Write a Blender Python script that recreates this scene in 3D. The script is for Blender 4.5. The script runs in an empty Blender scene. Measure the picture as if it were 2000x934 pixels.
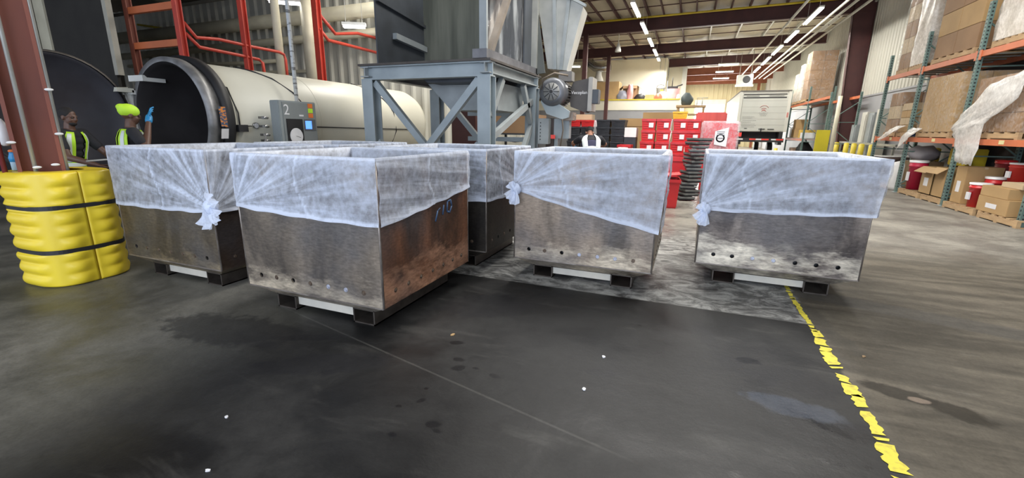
import bpy, bmesh, math, random
from mathutils import Vector, Matrix
random.seed(7)
SC = bpy.context.scene
COL = SC.collection
PI = math.pi

# ------------------------------------------------------------------ camera
CAM_H = 1.6
# rows: world X, Y, Z of the camera's right / down / forward axes, solved from the vanishing points
F_PX, CX, CY = 857.0, 1000.0, 467.0
def _n(v): return Vector(v).normalized()
_down = _n((955-CX, 3900-CY, F_PX)); _v1 = _n((1351-CX, 258-CY, F_PX))
_Y = (_v1 - _down*_v1.dot(_down)).normalized(); _X = _down.cross(_Y).normalized(); _Z = -_down
right = Vector((_X.x, _Y.x, _Z.x)); dwn = Vector((_X.y, _Y.y, _Z.y)); fwd = Vector((_X.z, _Y.z, _Z.z))
cam_d = bpy.data.cameras.new('camera'); cam = bpy.data.objects.new('camera', cam_d); COL.objects.link(cam)
rot = Matrix((right, -dwn, -fwd)).transposed()
cam.matrix_world = Matrix.Translation((0, 0, CAM_H)) @ rot.to_4x4()
cam_d.sensor_width = 36.0; cam_d.lens = F_PX/2000.0*36.0; cam_d.clip_start = 0.05; cam_d.clip_end = 300
SC.camera = cam

# ------------------------------------------------------------------ world, lights, exposure
SC.view_settings.view_transform = 'Standard'; SC.view_settings.look = 'None'
SC.view_settings.gamma = 1.0; SC.view_settings.use_curve_mapping = False
SC.view_settings.exposure = 0.42
w = bpy.data.worlds.new('world'); SC.world = w; w.use_nodes = True
bg = w.node_tree.nodes['Background']
bg.inputs[0].default_value = (0.77, 0.85, 1.0, 1); bg.inputs[1].default_value = 1.25

def area(name, loc, size, power, color=(1, 1, 1), rot=(0, 0, 0)):
    l = bpy.data.lights.new(name, 'AREA'); l.shape = 'RECTANGLE'; l.size, l.size_y = size
    l.energy = power; l.color = color
    o = bpy.data.objects.new(name, l); o.location = loc; o.rotation_euler = rot; COL.objects.link(o)
    return o
area('ceiling_light_left_row', (-2.7, 29, 6.45), (0.25, 19), 1300, (1, .97, .90))
area('ceiling_light_right_row', (4.4, 31, 6.45), (0.25, 22), 900, (1, .97, .90))
area('ceiling_light_hall', (2.05, 47, 6.45), (.3, 16), 750, (1, .93, .76))
area('ceiling_light_tank_bay', (-7.0, 10.9, 7.0), (2.6, 2.4), 300, (1, .96, .88))
area('added_overhead_light', (0.5, 8.8, 7.2), (7, 4), 900, (1, .97, .92))  # unseen panel added overhead so bin shadows fall towards the camera
area('ceiling_light_above', (1.5, -1.0, 7.2), (9, 5), 170, (.96, .98, 1))
area('dock_door_light', (-1, -5.8, 2.4), (9, 4.2), 430, (.74, .83, 1.0), (math.radians(90), 0, 0))
area('far_dock_door_daylight', (1.7, 57.4, 2.6), (3, 4.4), 900, (1, 1, 1), (math.radians(-90), 0, 0))

# ------------------------------------------------------------------ materials
_M = {}
def mat(name, col, rough=.6, metal=0., col2=None, scale=3., stretch=(1, 1, 1), bump=0., bscale=None, emit=0., detail=4., lo=.35, hi=.7, coord='Object', spec=None):
    if name in _M: return _M[name]
    m = bpy.data.materials.new(name); m.use_nodes = True; nt = m.node_tree; N = nt.nodes; L = nt.links
    b = N['Principled BSDF']; b.inputs['Roughness'].default_value = rough; b.inputs['Metallic'].default_value = metal
    if spec is not None: b.inputs['Specular IOR Level'].default_value = spec
    if col2 is None: col2 = tuple(c*.8 for c in col)
    tc = N.new('ShaderNodeTexCoord'); mp = N.new('ShaderNodeMapping'); mp.inputs['Scale'].default_value = stretch
    L.new(tc.outputs[coord], mp.inputs['Vector'])
    nz = N.new('ShaderNodeTexNoise'); nz.inputs['Scale'].default_value = scale; nz.inputs['Detail'].default_value = detail
    L.new(mp.outputs[0], nz.inputs['Vector'])
    cr = N.new('ShaderNodeValToRGB'); e = cr.color_ramp.elements
    e[0].position = lo; e[1].position = hi; e[0].color = (*col2, 1); e[1].color = (*col, 1)
    L.new(nz.outputs['Fac'], cr.inputs[0]); L.new(cr.outputs[0], b.inputs['Base Color'])
    if bump:
        n2 = N.new('ShaderNodeTexNoise'); n2.inputs['Scale'].default_value = bscale or scale*4; n2.inputs['Detail'].default_value = 3
        L.new(mp.outputs[0], n2.inputs['Vector'])
        bp = N.new('ShaderNodeBump'); bp.inputs['Strength'].default_value = bump; bp.inputs['Distance'].default_value = .02
        L.new(n2.outputs['Fac'], bp.inputs['Height']); L.new(bp.outputs[0], b.inputs['Normal'])
    if emit:
        b.inputs['Emission Color'].default_value = (*col, 1); b.inputs['Emission Strength'].default_value = emit
    _M[name] = m; return m

def steel(name, c_dark, c_mid, c_light, light_z=.48, seed=0., rough=.38, metal=.55, streak=(1, 1, .35)):
    """worn rusty plate: mottled, with a scuffed paler band of bare metal low on the plate"""
    m = bpy.data.materials.new(name); m.use_nodes = True; nt = m.node_tree; N = nt.nodes; L = nt.links
    b = N['Principled BSDF']; b.inputs['Metallic'].default_value = metal
    tc = N.new('ShaderNodeTexCoord'); mp = N.new('ShaderNodeMapping'); mp.inputs['Location'].default_value = (seed, seed*1.7, seed*.3)
    mp.inputs['Scale'].default_value = streak; L.new(tc.outputs['Object'], mp.inputs[0])
    n1 = N.new('ShaderNodeTexNoise'); n1.inputs['Scale'].default_value = 2.0; n1.inputs['Detail'].default_value = 8; n1.inputs['Roughness'].default_value = .62
    n1.inputs['Distortion'].default_value = .6
    L.new(mp.outputs[0], n1.inputs[0])
    cr = N.new('ShaderNodeValToRGB'); e = cr.color_ramp.elements
    e[0].position = .38; e[0].color = (*c_dark, 1); e[1].position = .62; e[1].color = (*c_mid, 1)
    L.new(n1.outputs[0], cr.inputs[0])
    # scuffed band
    sx = N.new('ShaderNodeSeparateXYZ'); L.new(tc.outputs['Object'], sx.inputs[0])
    n2 = N.new('ShaderNodeTexNoise'); n2.inputs['Scale'].default_value = 3.4; n2.inputs['Detail'].default_value = 8; n2.inputs['Roughness'].default_value = .68
    mp2 = N.new('ShaderNodeMapping'); mp2.inputs['Location'].default_value = (seed+9, seed, 0); mp2.inputs['Scale'].default_value = (.8, .8, 2.2)
    L.new(tc.outputs['Object'], mp2.inputs[0]); L.new(mp2.outputs[0], n2.inputs[0])
    mr = N.new('ShaderNodeMapRange'); mr.inputs[1].default_value = light_z+.25; mr.inputs[2].default_value = light_z-.25
    L.new(sx.outputs[2], mr.inputs[0])
    mul = N.new('ShaderNodeMath'); mul.operation = 'MULTIPLY'; L.new(n2.outputs[0], mul.inputs[0]); L.new(mr.outputs[0], mul.inputs[1])
    cr2 = N.new('ShaderNodeValToRGB'); e = cr2.color_ramp.elements; e[0].position = .36; e[1].position = .58
    L.new(mul.outputs[0], cr2.inputs[0])
    mx = N.new('ShaderNodeMix'); mx.data_type = 'RGBA'; L.new(cr2.outputs[0], mx.inputs[0]); L.new(cr.outputs[0], mx.inputs[6]); mx.inputs[7].default_value = (*c_light, 1)
    n4 = N.new('ShaderNodeTexNoise'); n4.inputs['Scale'].default_value = 1.3; n4.inputs['Detail'].default_value = 3
    mp4 = N.new('ShaderNodeMapping'); mp4.inputs['Location'].default_value = (seed*2, 3, seed); L.new(tc.outputs['Object'], mp4.inputs[0]); L.new(mp4.outputs[0], n4.inputs[0])
    r4 = N.new('ShaderNodeMapRange'); r4.inputs[1].default_value = .45; r4.inputs[2].default_value = .62; r4.inputs[3].default_value = 0; r4.inputs[4].default_value = .6; L.new(n4.outputs[0], r4.inputs[0])
    mx4 = N.new('ShaderNodeMix'); mx4.data_type = 'RGBA'; L.new(r4.outputs[0], mx4.inputs[0]); L.new(mx.outputs[2], mx4.inputs[6]); mx4.inputs[7].default_value = (c_dark[0]*1.3, c_dark[0]*1.3, c_dark[0]*1.4, 1)
    mx = mx4
    # fine grit
    n3 = N.new('ShaderNodeTexNoise'); n3.inputs['Scale'].default_value = 38; n3.inputs['Detail'].default_value = 4
    mp3 = N.new('ShaderNodeMapping'); mp3.inputs['Scale'].default_value = (.6, .6, 1.6); L.new(tc.outputs['Object'], mp3.inputs[0]); L.new(mp3.outputs[0], n3.inputs[0])
    m3 = N.new('ShaderNodeMapRange'); m3.inputs[1].default_value = .3; m3.inputs[2].default_value = .75; m3.inputs[3].default_value = .78; m3.inputs[4].default_value = 1.22
    L.new(n3.outputs[0], m3.inputs[0])
    vm = N.new('ShaderNodeVectorMath'); vm.operation = 'SCALE'; L.new(mx.outputs[2], vm.inputs[0]); L.new(m3.outputs[0], vm.inputs[3])
    L.new(vm.outputs[0], b.inputs['Base Color'])
    rr = N.new('ShaderNodeMapRange'); rr.inputs[3].default_value = rough-.08; rr.inputs[4].default_value = rough+.25; L.new(n1.outputs[0], rr.inputs[0]); L.new(rr.outputs[0], b.inputs['Roughness'])
    bp = N.new('ShaderNodeBump'); bp.inputs['Strength'].default_value = .35; bp.inputs['Distance'].default_value = .012
    ad = N.new('ShaderNodeMath'); ad.operation = 'ADD'; L.new(n1.outputs[0], ad.inputs[0]); L.new(n2.outputs[0], ad.inputs[1]); L.new(ad.outputs[0], bp.inputs['Height']); L.new(bp.outputs[0], b.inputs['Normal'])
    return m

def plastic_film(name, col, a_lo, a_hi, streak=28., rough=.35, uv=True):
    m = bpy.data.materials.new(name); m.use_nodes = True; nt = m.node_tree; N = nt.nodes; L = nt.links
    b = N['Principled BSDF']; b.inputs['Base Color'].default_value = (*col, 1); b.inputs['Roughness'].default_value = rough
    out = N['Material Output']
    tr = N.new('ShaderNodeBsdfTransparent'); tl = N.new('ShaderNodeBsdfTranslucent'); tl.inputs[0].default_value = (*col, 1)
    m1 = N.new('ShaderNodeMixShader'); m1.inputs[0].default_value = .35; L.new(b.outputs[0], m1.inputs[1]); L.new(tl.outputs[0], m1.inputs[2])
    tc = N.new('ShaderNodeTexCoord'); mp = N.new('ShaderNodeMapping'); mp.inputs['Scale'].default_value = (streak, 1.2, 1) if uv else (3, 3, 3)
    L.new(tc.outputs['UV' if uv else 'Object'], mp.inputs[0])
    n1 = N.new('ShaderNodeTexNoise'); n1.inputs['Scale'].default_value = 1.; n1.inputs['Detail'].default_value = 5; n1.inputs['Roughness'].default_value = .6
    L.new(mp.outputs[0], n1.inputs[0])
    n2 = N.new('ShaderNodeTexNoise'); n2.inputs['Scale'].default_value = 17; n2.inputs['Detail'].default_value = 6; n2.inputs['Roughness'].default_value = .65
    mp2 = N.new('ShaderNodeMapping'); mp2.inputs['Scale'].default_value = (1, 1, .8); L.new(tc.outputs['Object'], mp2.inputs[0]); L.new(mp2.outputs[0], n2.inputs[0])
    at = N.new('ShaderNodeAttribute'); at.attribute_name = 'layers'
    r1 = N.new('ShaderNodeMapRange'); r1.inputs[1].default_value = .45; r1.inputs[2].default_value = .72; r1.inputs[3].default_value = a_lo; r1.inputs[4].default_value = a_hi
    L.new(n1.outputs[0], r1.inputs[0])
    r2 = N.new('ShaderNodeMapRange'); r2.inputs[1].default_value = .35; r2.inputs[2].default_value = .65; r2.inputs[3].default_value = -.17; r2.inputs[4].default_value = .16
    L.new(n2.outputs[0], r2.inputs[0])
    ad = N.new('ShaderNodeMath'); ad.operation = 'ADD'; L.new(r1.outputs[0], ad.inputs[0]); L.new(r2.outputs[0], ad.inputs[1])
    ad2 = N.new('ShaderNodeMath'); ad2.operation = 'ADD'; ad2.use_clamp = True; L.new(ad.outputs[0], ad2.inputs[0]); L.new(at.outputs['Fac'], ad2.inputs[1])
    m2 = N.new('ShaderNodeMixShader'); L.new(ad2.outputs[0], m2.inputs[0]); L.new(tr.outputs[0], m2.inputs[1]); L.new(m1.outputs[0], m2.inputs[2])
    bp = N.new('ShaderNodeBump'); bp.inputs['Strength'].default_value = .5; bp.inputs['Distance'].default_value = .012; L.new(n1.outputs[0], bp.inputs['Height'])
    L.new(bp.outputs[0], b.inputs['Normal']); L.new(m2.outputs[0], out.inputs[0])
    return m

FILM = plastic_film('clear_white_film', (.80, .865, 1.0), .46, .90, streak=12.)
WRAP = plastic_film('stretch_wrap', (.85, .85, .85), .08, .26, uv=False, rough=.2)
WRAP_D = plastic_film('stretch_wrap_dense', (.90, .89, .86), .62, .95, uv=False, rough=.25)
WRAP_P = plastic_film('pinkish_wrap', (.93, .80, .84), .25, .62, uv=False, rough=.2)
K = dict
dark_steel = mat('dark_blue_steel', (.075, .085, .10), .5, .3, (.05, .055, .062), 2)
blue_grey = mat('blue_grey_paint', (.36, .41, .43), .5, .1, (.28, .325, .345), 2.5)
blue_grey2 = mat('grey_paint', (.34, .37, .38), .5, .1, (.24, .265, .27), 2.2)
green_grey = mat('weathered_green_grey', (.17, .175, .14), .6, .2, (.09, .095, .075), 2, (3, 3, .3))
shiny = mat('plate_painted_glints', (.75, .75, .74), .16, .85, (.13, .13, .14), 1.6, (1, 2, .6), lo=.46, hi=.60, bump=.2)  # bright reflection patches painted into the dark plate's colour
galv = mat('galvanised_sheet', (.50, .50, .46), .42, .45, (.33, .335, .31), 1.8)
cream = mat('cream_paint', (.75, .73, .62), .38, 0, (.66, .64, .54), .9)
cream_pipe = mat('cream_pipe', (.70, .66, .50), .5, 0, (.58, .54, .41), 2)
black = mat('black_rubber', (.02, .02, .022), .55, 0, (.012, .012, .014))
black_inside = mat('chamber_black', (.025, .022, .024), .75, .1, (.012, .01, .011), 2)  # near-black colour for the tank's inner chamber
door_dark = mat('dark_tank_door', (.042, .042, .052), .55, .3, (.025, .022, .027), 1.5, bump=.2)
red = mat('red_pipe_paint', (.55, .06, .035), .45, 0, (.42, .045, .03), 2)
redbrown = mat('red_brown_primer', (.26, .075, .042), .6, 0, (.17, .052, .035), 2, (1, 1, .4))
orange = mat('orange_rack_paint', (.60, .16, .06), .5, 0, (.48, .13, .05), 2)
maroon = mat('maroon_primer', (.085, .028, .026), .6, 0, (.06, .02, .02), 1.5)
yellow = mat('yellow_moulded_plastic', (.86, .66, .035), .38, 0, (.78, .57, .03), 1.2)
yellow2 = mat('yellow_paint', (.66, .52, .03), .5, 0, (.55, .42, .03), 2)
wall_gray = mat('grey_wall_sheet', (.58, .57, .50), .6, 0, (.50, .49, .43), .7)
wall_cream = mat('cream_wall_sheet', (.49, .475, .41), .6, 0, (.44, .425, .365), .6)
wall_yel = mat('yellow_wall_sheet', (.72, .65, .42), .6, 0, (.66, .59, .38), .6)
wall_beige = mat('beige_block_wall', (.78, .74, .61), .7, 0, (.71, .67, .55), .5)
wainscot = mat('grey_wainscot', (.30, .30, .31), .6, 0, (.25, .25, .26), .8)
insul = mat('roof_insulation', (.56, .50, .38), .7, 0, (.44, .385, .285), .8, bump=.5, bscale=2)
dark_roof = mat('dark_roof', (.09, .08, .07), .8, 0, (.05, .045, .04), .8)
white_steel = mat('white_steel', (.80, .80, .76), .5, 0, (.7, .7, .66), 2)
tube_glow = mat('lit_tube', (1, .98, .95), .4, emit=9)
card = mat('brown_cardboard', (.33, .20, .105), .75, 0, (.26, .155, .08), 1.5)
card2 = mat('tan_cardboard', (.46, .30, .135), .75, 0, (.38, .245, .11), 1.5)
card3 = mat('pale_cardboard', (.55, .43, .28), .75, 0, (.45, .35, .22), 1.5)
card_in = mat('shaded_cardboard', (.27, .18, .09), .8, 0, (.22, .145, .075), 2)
wood = mat('pallet_wood', (.50, .34, .18), .75, 0, (.36, .24, .13), 3, (1, 1, 6))
tote_red = mat('red_tote_plastic', (.62, .028, .03), .35, 0, (.50, .02, .025), 2)
tote_black = mat('black_tote_plastic', (.035, .038, .045), .42, 0, (.022, .024, .03), 3)
tote_yel = mat('yellow_tote_plastic', (.85, .50, .03), .4, 0, (.75, .42, .03), 2)
paper = mat('white_paper', (.75, .75, .76), .6, 0, (.66, .66, .68), 4)
white_pl = mat('white_plastic', (.78, .78, .77), .4, 0, (.68, .68, .67), 3)
pink_pl = mat('pink_bag', (.75, .35, .34), .4, 0, (.62, .25, .25), 3)
rackgreen = mat('green_rack_upright', (.16, .25, .22), .5, .1, (.10, .16, .145), 3)
skin = mat('brown_skin', (.12, .06, .04), .5, 0, (.10, .048, .032), 6)
skin2 = mat('tan_skin', (.32, .16, .10), .5, 0, (.27, .13, .085), 6)
hair = mat('black_hair', (.015, .012, .011), .8, 0, (.01, .008, .008), 20)
cloth_black = mat('black_cotton', (.02, .021, .026), .85, 0, (.014, .014, .018), 6, bump=.3)
cloth_navy = mat('navy_cotton', (.03, .03, .07), .85, 0, (.02, .02, .05), 6)
hivis = mat('hivis_yellow', (.58, .92, .05), .6, 0, (.48, .82, .04), 5)
reflect = mat('silver_reflective_tape', (.8, .84, .82), .35, 0, (.68, .74, .72), 5)
blue_pl = mat('blue_plastic', (.03, .30, .62), .4, 0, (.025, .24, .52), 4)
orange_pl = mat('orange_plastic', (.80, .22, .05), .5, 0, (.7, .17, .04), 4)
grey_plastic = mat('grey_tray_plastic', (.20, .205, .20), .4, .1, (.13, .135, .13), 4)
chrome = mat('bright_metal', (.6, .6, .6), .25, .9, (.45, .45, .45), 4)
tarp = mat('dark_grey_netting', (.055, .048, .047), .8, 0, (.035, .03, .03), 3, bump=.3)
blue_screen = mat('lit_blue_screen', (.08, .22, 1.0), .3, emit=1.6)
taillight = mat('red_reflector', (.8, .06, .04), .3, 0, (.7, .05, .04))
screenwhite = mat('daylit_doorway', (1, 1, 1), .5, emit=3.0)

# ------------------------------------------------------------------ mesh builder
class MB:
    def __init__(s): s.bm = bmesh.new(); s.mi = 0
    def _f(s, vs):
        try: f = s.bm.faces.new(vs); f.material_index = s.mi; return f
        except ValueError: return None
    def quad(s, *p): return s._f([s.bm.verts.new(q) for q in p])
    def box(s, x0, x1, y0, y1, z0, z1, bev=0.):
        v = [s.bm.verts.new((x, y, z)) for x in (x0, x1) for y in (y0, y1) for z in (z0, z1)]
        fs = [s._f([v[i] for i in q]) for q in ((0, 1, 3, 2), (4, 6, 7, 5), (0, 4, 5, 1), (2, 3, 7, 6), (0, 2, 6, 4), (1, 5, 7, 3))]
        if bev:
            es = list({e for f in fs if f for e in f.edges}); bmesh.ops.bevel(s.bm, geom=es, offset=bev, segments=2, affect='EDGES')
        return s
    def prism(s, poly, axis, a, b):
        """poly: 2-D outline, extruded along axis 'x','y' or 'z' from a to b"""
        def P(u, v, t): return {'x': (t, u, v), 'y': (u, t, v), 'z': (u, v, t)}[axis]
        lo = [s.bm.verts.new(P(u, v, a)) for u, v in poly]; hi = [s.bm.verts.new(P(u, v, b)) for u, v in poly]
        n = len(poly); s._f(lo[::-1]); s._f(hi)
        for i in range(n): s._f([lo[i], lo[(i+1) % n], hi[(i+1) % n], hi[i]])
        return s
    def beam(s, p, q, w, h, up=(0, 0, 1)):
        p, q = Vector(p), Vector(q); d = (q-p).normalized(); u = Vector(up)
        if abs(d.dot(u)) > .99: u = Vector((0, 1, 0))
        a = d.cross(u).normalized()*w/2; b = a.cross(d).normalized()*h/2
        A = [s.bm.verts.new(p+i*a+j*b) for i, j in ((-1, -1), (1, -1), (1, 1), (-1, 1))]
        B = [s.bm.verts.new(q+i*a+j*b) for i, j in ((-1, -1), (1, -1), (1, 1), (-1, 1))]
        s._f(A[::-1]); s._f(B)
        for i in range(4): s._f([A[i], A[(i+1) % 4], B[(i+1) % 4], B[i]])
        return s
    def ibeam(s, p, q, w, h, t=.03, up=(0, 0, 1)):
        p, q = Vector(p), Vector(q); d = (q-p).normalized(); u = Vector(up)
        if abs(d.dot(u)) > .99: u = Vector((0, 1, 0))
        a = d.cross(u).normalized(); b = a.cross(d).normalized()
        s.beam(p+b*(h/2-t/2), q+b*(h/2-t/2), w, t, b); s.beam(p-b*(h/2-t/2), q-b*(h/2-t/2), w, t, b); s.beam(p, q, t, h-2*t, b)
        return s
    def cyl(s, p, q, r, r2=None, n=16, caps=True):
        p, q = Vector(p), Vector(q); r2 = r if r2 is None else r2; d = (q-p).normalized()
        u = Vector((0, 0, 1)) if abs(d.z) < .9 else Vector((1, 0, 0)); a = d.cross(u).normalized(); b = d.cross(a)
        A = [s.bm.verts.new(p+(a*math.cos(t)+b*math.sin(t))*r) for t in [2*PI*i/n for i in range(n)]]
        B = [s.bm.verts.new(q+(a*math.cos(t)+b*math.sin(t))*r2) for t in [2*PI*i/n for i in range(n)]]
        for i in range(n):
            f = s._f([A[i], A[(i+1) % n], B[(i+1) % n], B[i]])
            if f: f.smooth = True
        if caps: s._f(A[::-1]); s._f(B)
        return s
    def tube(s, pts, r, n=8):
        pts = [Vector(p) for p in pts]
        rings = []
        for i, p in enumerate(pts):
            d = (pts[min(i+1, len(pts)-1)]-pts[max(i-1, 0)]).normalized()
            u = Vector((0, 0, 1)) if abs(d.z) < .9 else Vector((1, 0, 0)); a = d.cross(u).normalized(); b = d.cross(a)
            rings.append([s.bm.verts.new(p+(a*math.cos(t)+b*math.sin(t))*r) for t in [2*PI*k/n for k in range(n)]])
        for A, B in zip(rings, rings[1:]):
            for k in range(n):
                f = s._f([A[k], A[(k+1) % n], B[(k+1) % n], B[k]])
                if f: f.smooth = True
        s._f(rings[0][::-1]); s._f(rings[-1]); return s
    def lathe(s, prof, c=(0, 0, 0), n=32, axis='z', cap=True):
        c = Vector(c); rings = []
        for r, z in prof:
            R = []
            for k in range(n):
                t = 2*PI*k/n; x, y = r*math.cos(t), r*math.sin(t)
                v = {'z': (x, y, z), 'y': (x, z, y), 'x': (z, x, y)}[axis]; R.append(s.bm.verts.new(c+Vector(v)))
            rings.append(R)
        for A, B in zip(rings, rings[1:]):
            for k in range(n):
                f = s._f([A[k], A[(k+1) % n], B[(k+1) % n], B[k]])
                if f: f.smooth = True
        if cap: s._f(rings[0][::-1]); s._f(rings[-1])
        return s
    def ball(s, c, r, n=12):
        rx, ry, rz = (r, r, r) if isinstance(r, (int, float)) else r
        M = Matrix.Translation(c) @ Matrix.Diagonal((rx, ry, rz, 1))
        g = bmesh.ops.create_uvsphere(s.bm, u_segments=n, v_segments=max(6, n//2+2), radius=1, matrix=M)
        for v in g['verts']:
            for f in v.link_faces: f.smooth = True; f.material_index = s.mi
        return s
    def xf(s, M): bmesh.ops.transform(s.bm, matrix=M, verts=s.bm.verts[:]); return s
    def obj(s, name, m, parent=None, world=False, mods=None):
        me = bpy.data.meshes.new(name)
        bmesh.ops.recalc_face_normals(s.bm, faces=s.bm.faces[:])
        if world and parent is not None: s.xf(Matrix.Translation(-root_loc(parent)))
        s.bm.to_mesh(me); s.bm.free()
        for x in (m if isinstance(m, (list, tuple)) else [m]): me.materials.append(x)
        o = bpy.data.objects.new(name, me); COL.objects.link(o)
        if parent is not None: o.parent = parent
        return o
def root_loc(o):
    v = Vector((0, 0, 0))
    while o is not None: v += o.location; o = o.parent
    return v
def thing(name, label, cat, loc=(0, 0, 0), rz=0, group=None):
    o = bpy.data.objects.new(name, None); COL.objects.link(o); o.location = loc; o.rotation_euler = (0, 0, rz)
    o.empty_display_size = .1; o['label'] = label; o['category'] = cat
    if group: o['group'] = group
    return o
def tag(o, label, cat, group=None):
    o['label'] = label; o['category'] = cat
    if group: o['group'] = group
    return o
def struct(mb, name, m):
    o = mb.obj(name, m); o['kind'] = 'structure'; return o
def dup(root, loc=None, rz=None, label=None, group=None):
    r = root.copy(); COL.objects.link(r)
    if loc is not None: r.location = loc
    if rz is not None: r.rotation_euler = (0, 0, rz)
    if label: r['label'] = label
    if group: r['group'] = group
    for ch in list(root.children):
        c = ch.copy(); COL.objects.link(c); c.parent = r
        for gch in list(ch.children):
            d = gch.copy(); COL.objects.link(d); d.parent = c
    return r
def text(s, size, m, parent, loc, rot, name='lettering', ext=.002):
    cu = bpy.data.curves.new(name, 'FONT'); cu.body = s; cu.size = size; cu.extrude = ext; cu.align_x = 'CENTER'; cu.align_y = 'CENTER'
    t = bpy.data.objects.new(name, cu); COL.objects.link(t)
    bpy.context.view_layer.update()
    me = bpy.data.meshes.new_from_object(t); bpy.data.objects.remove(t)
    o = bpy.data.objects.new(name, me); COL.objects.link(o); me.materials.append(m); o.parent = parent; o.location = loc; o.rotation_euler = rot
    return o

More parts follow.
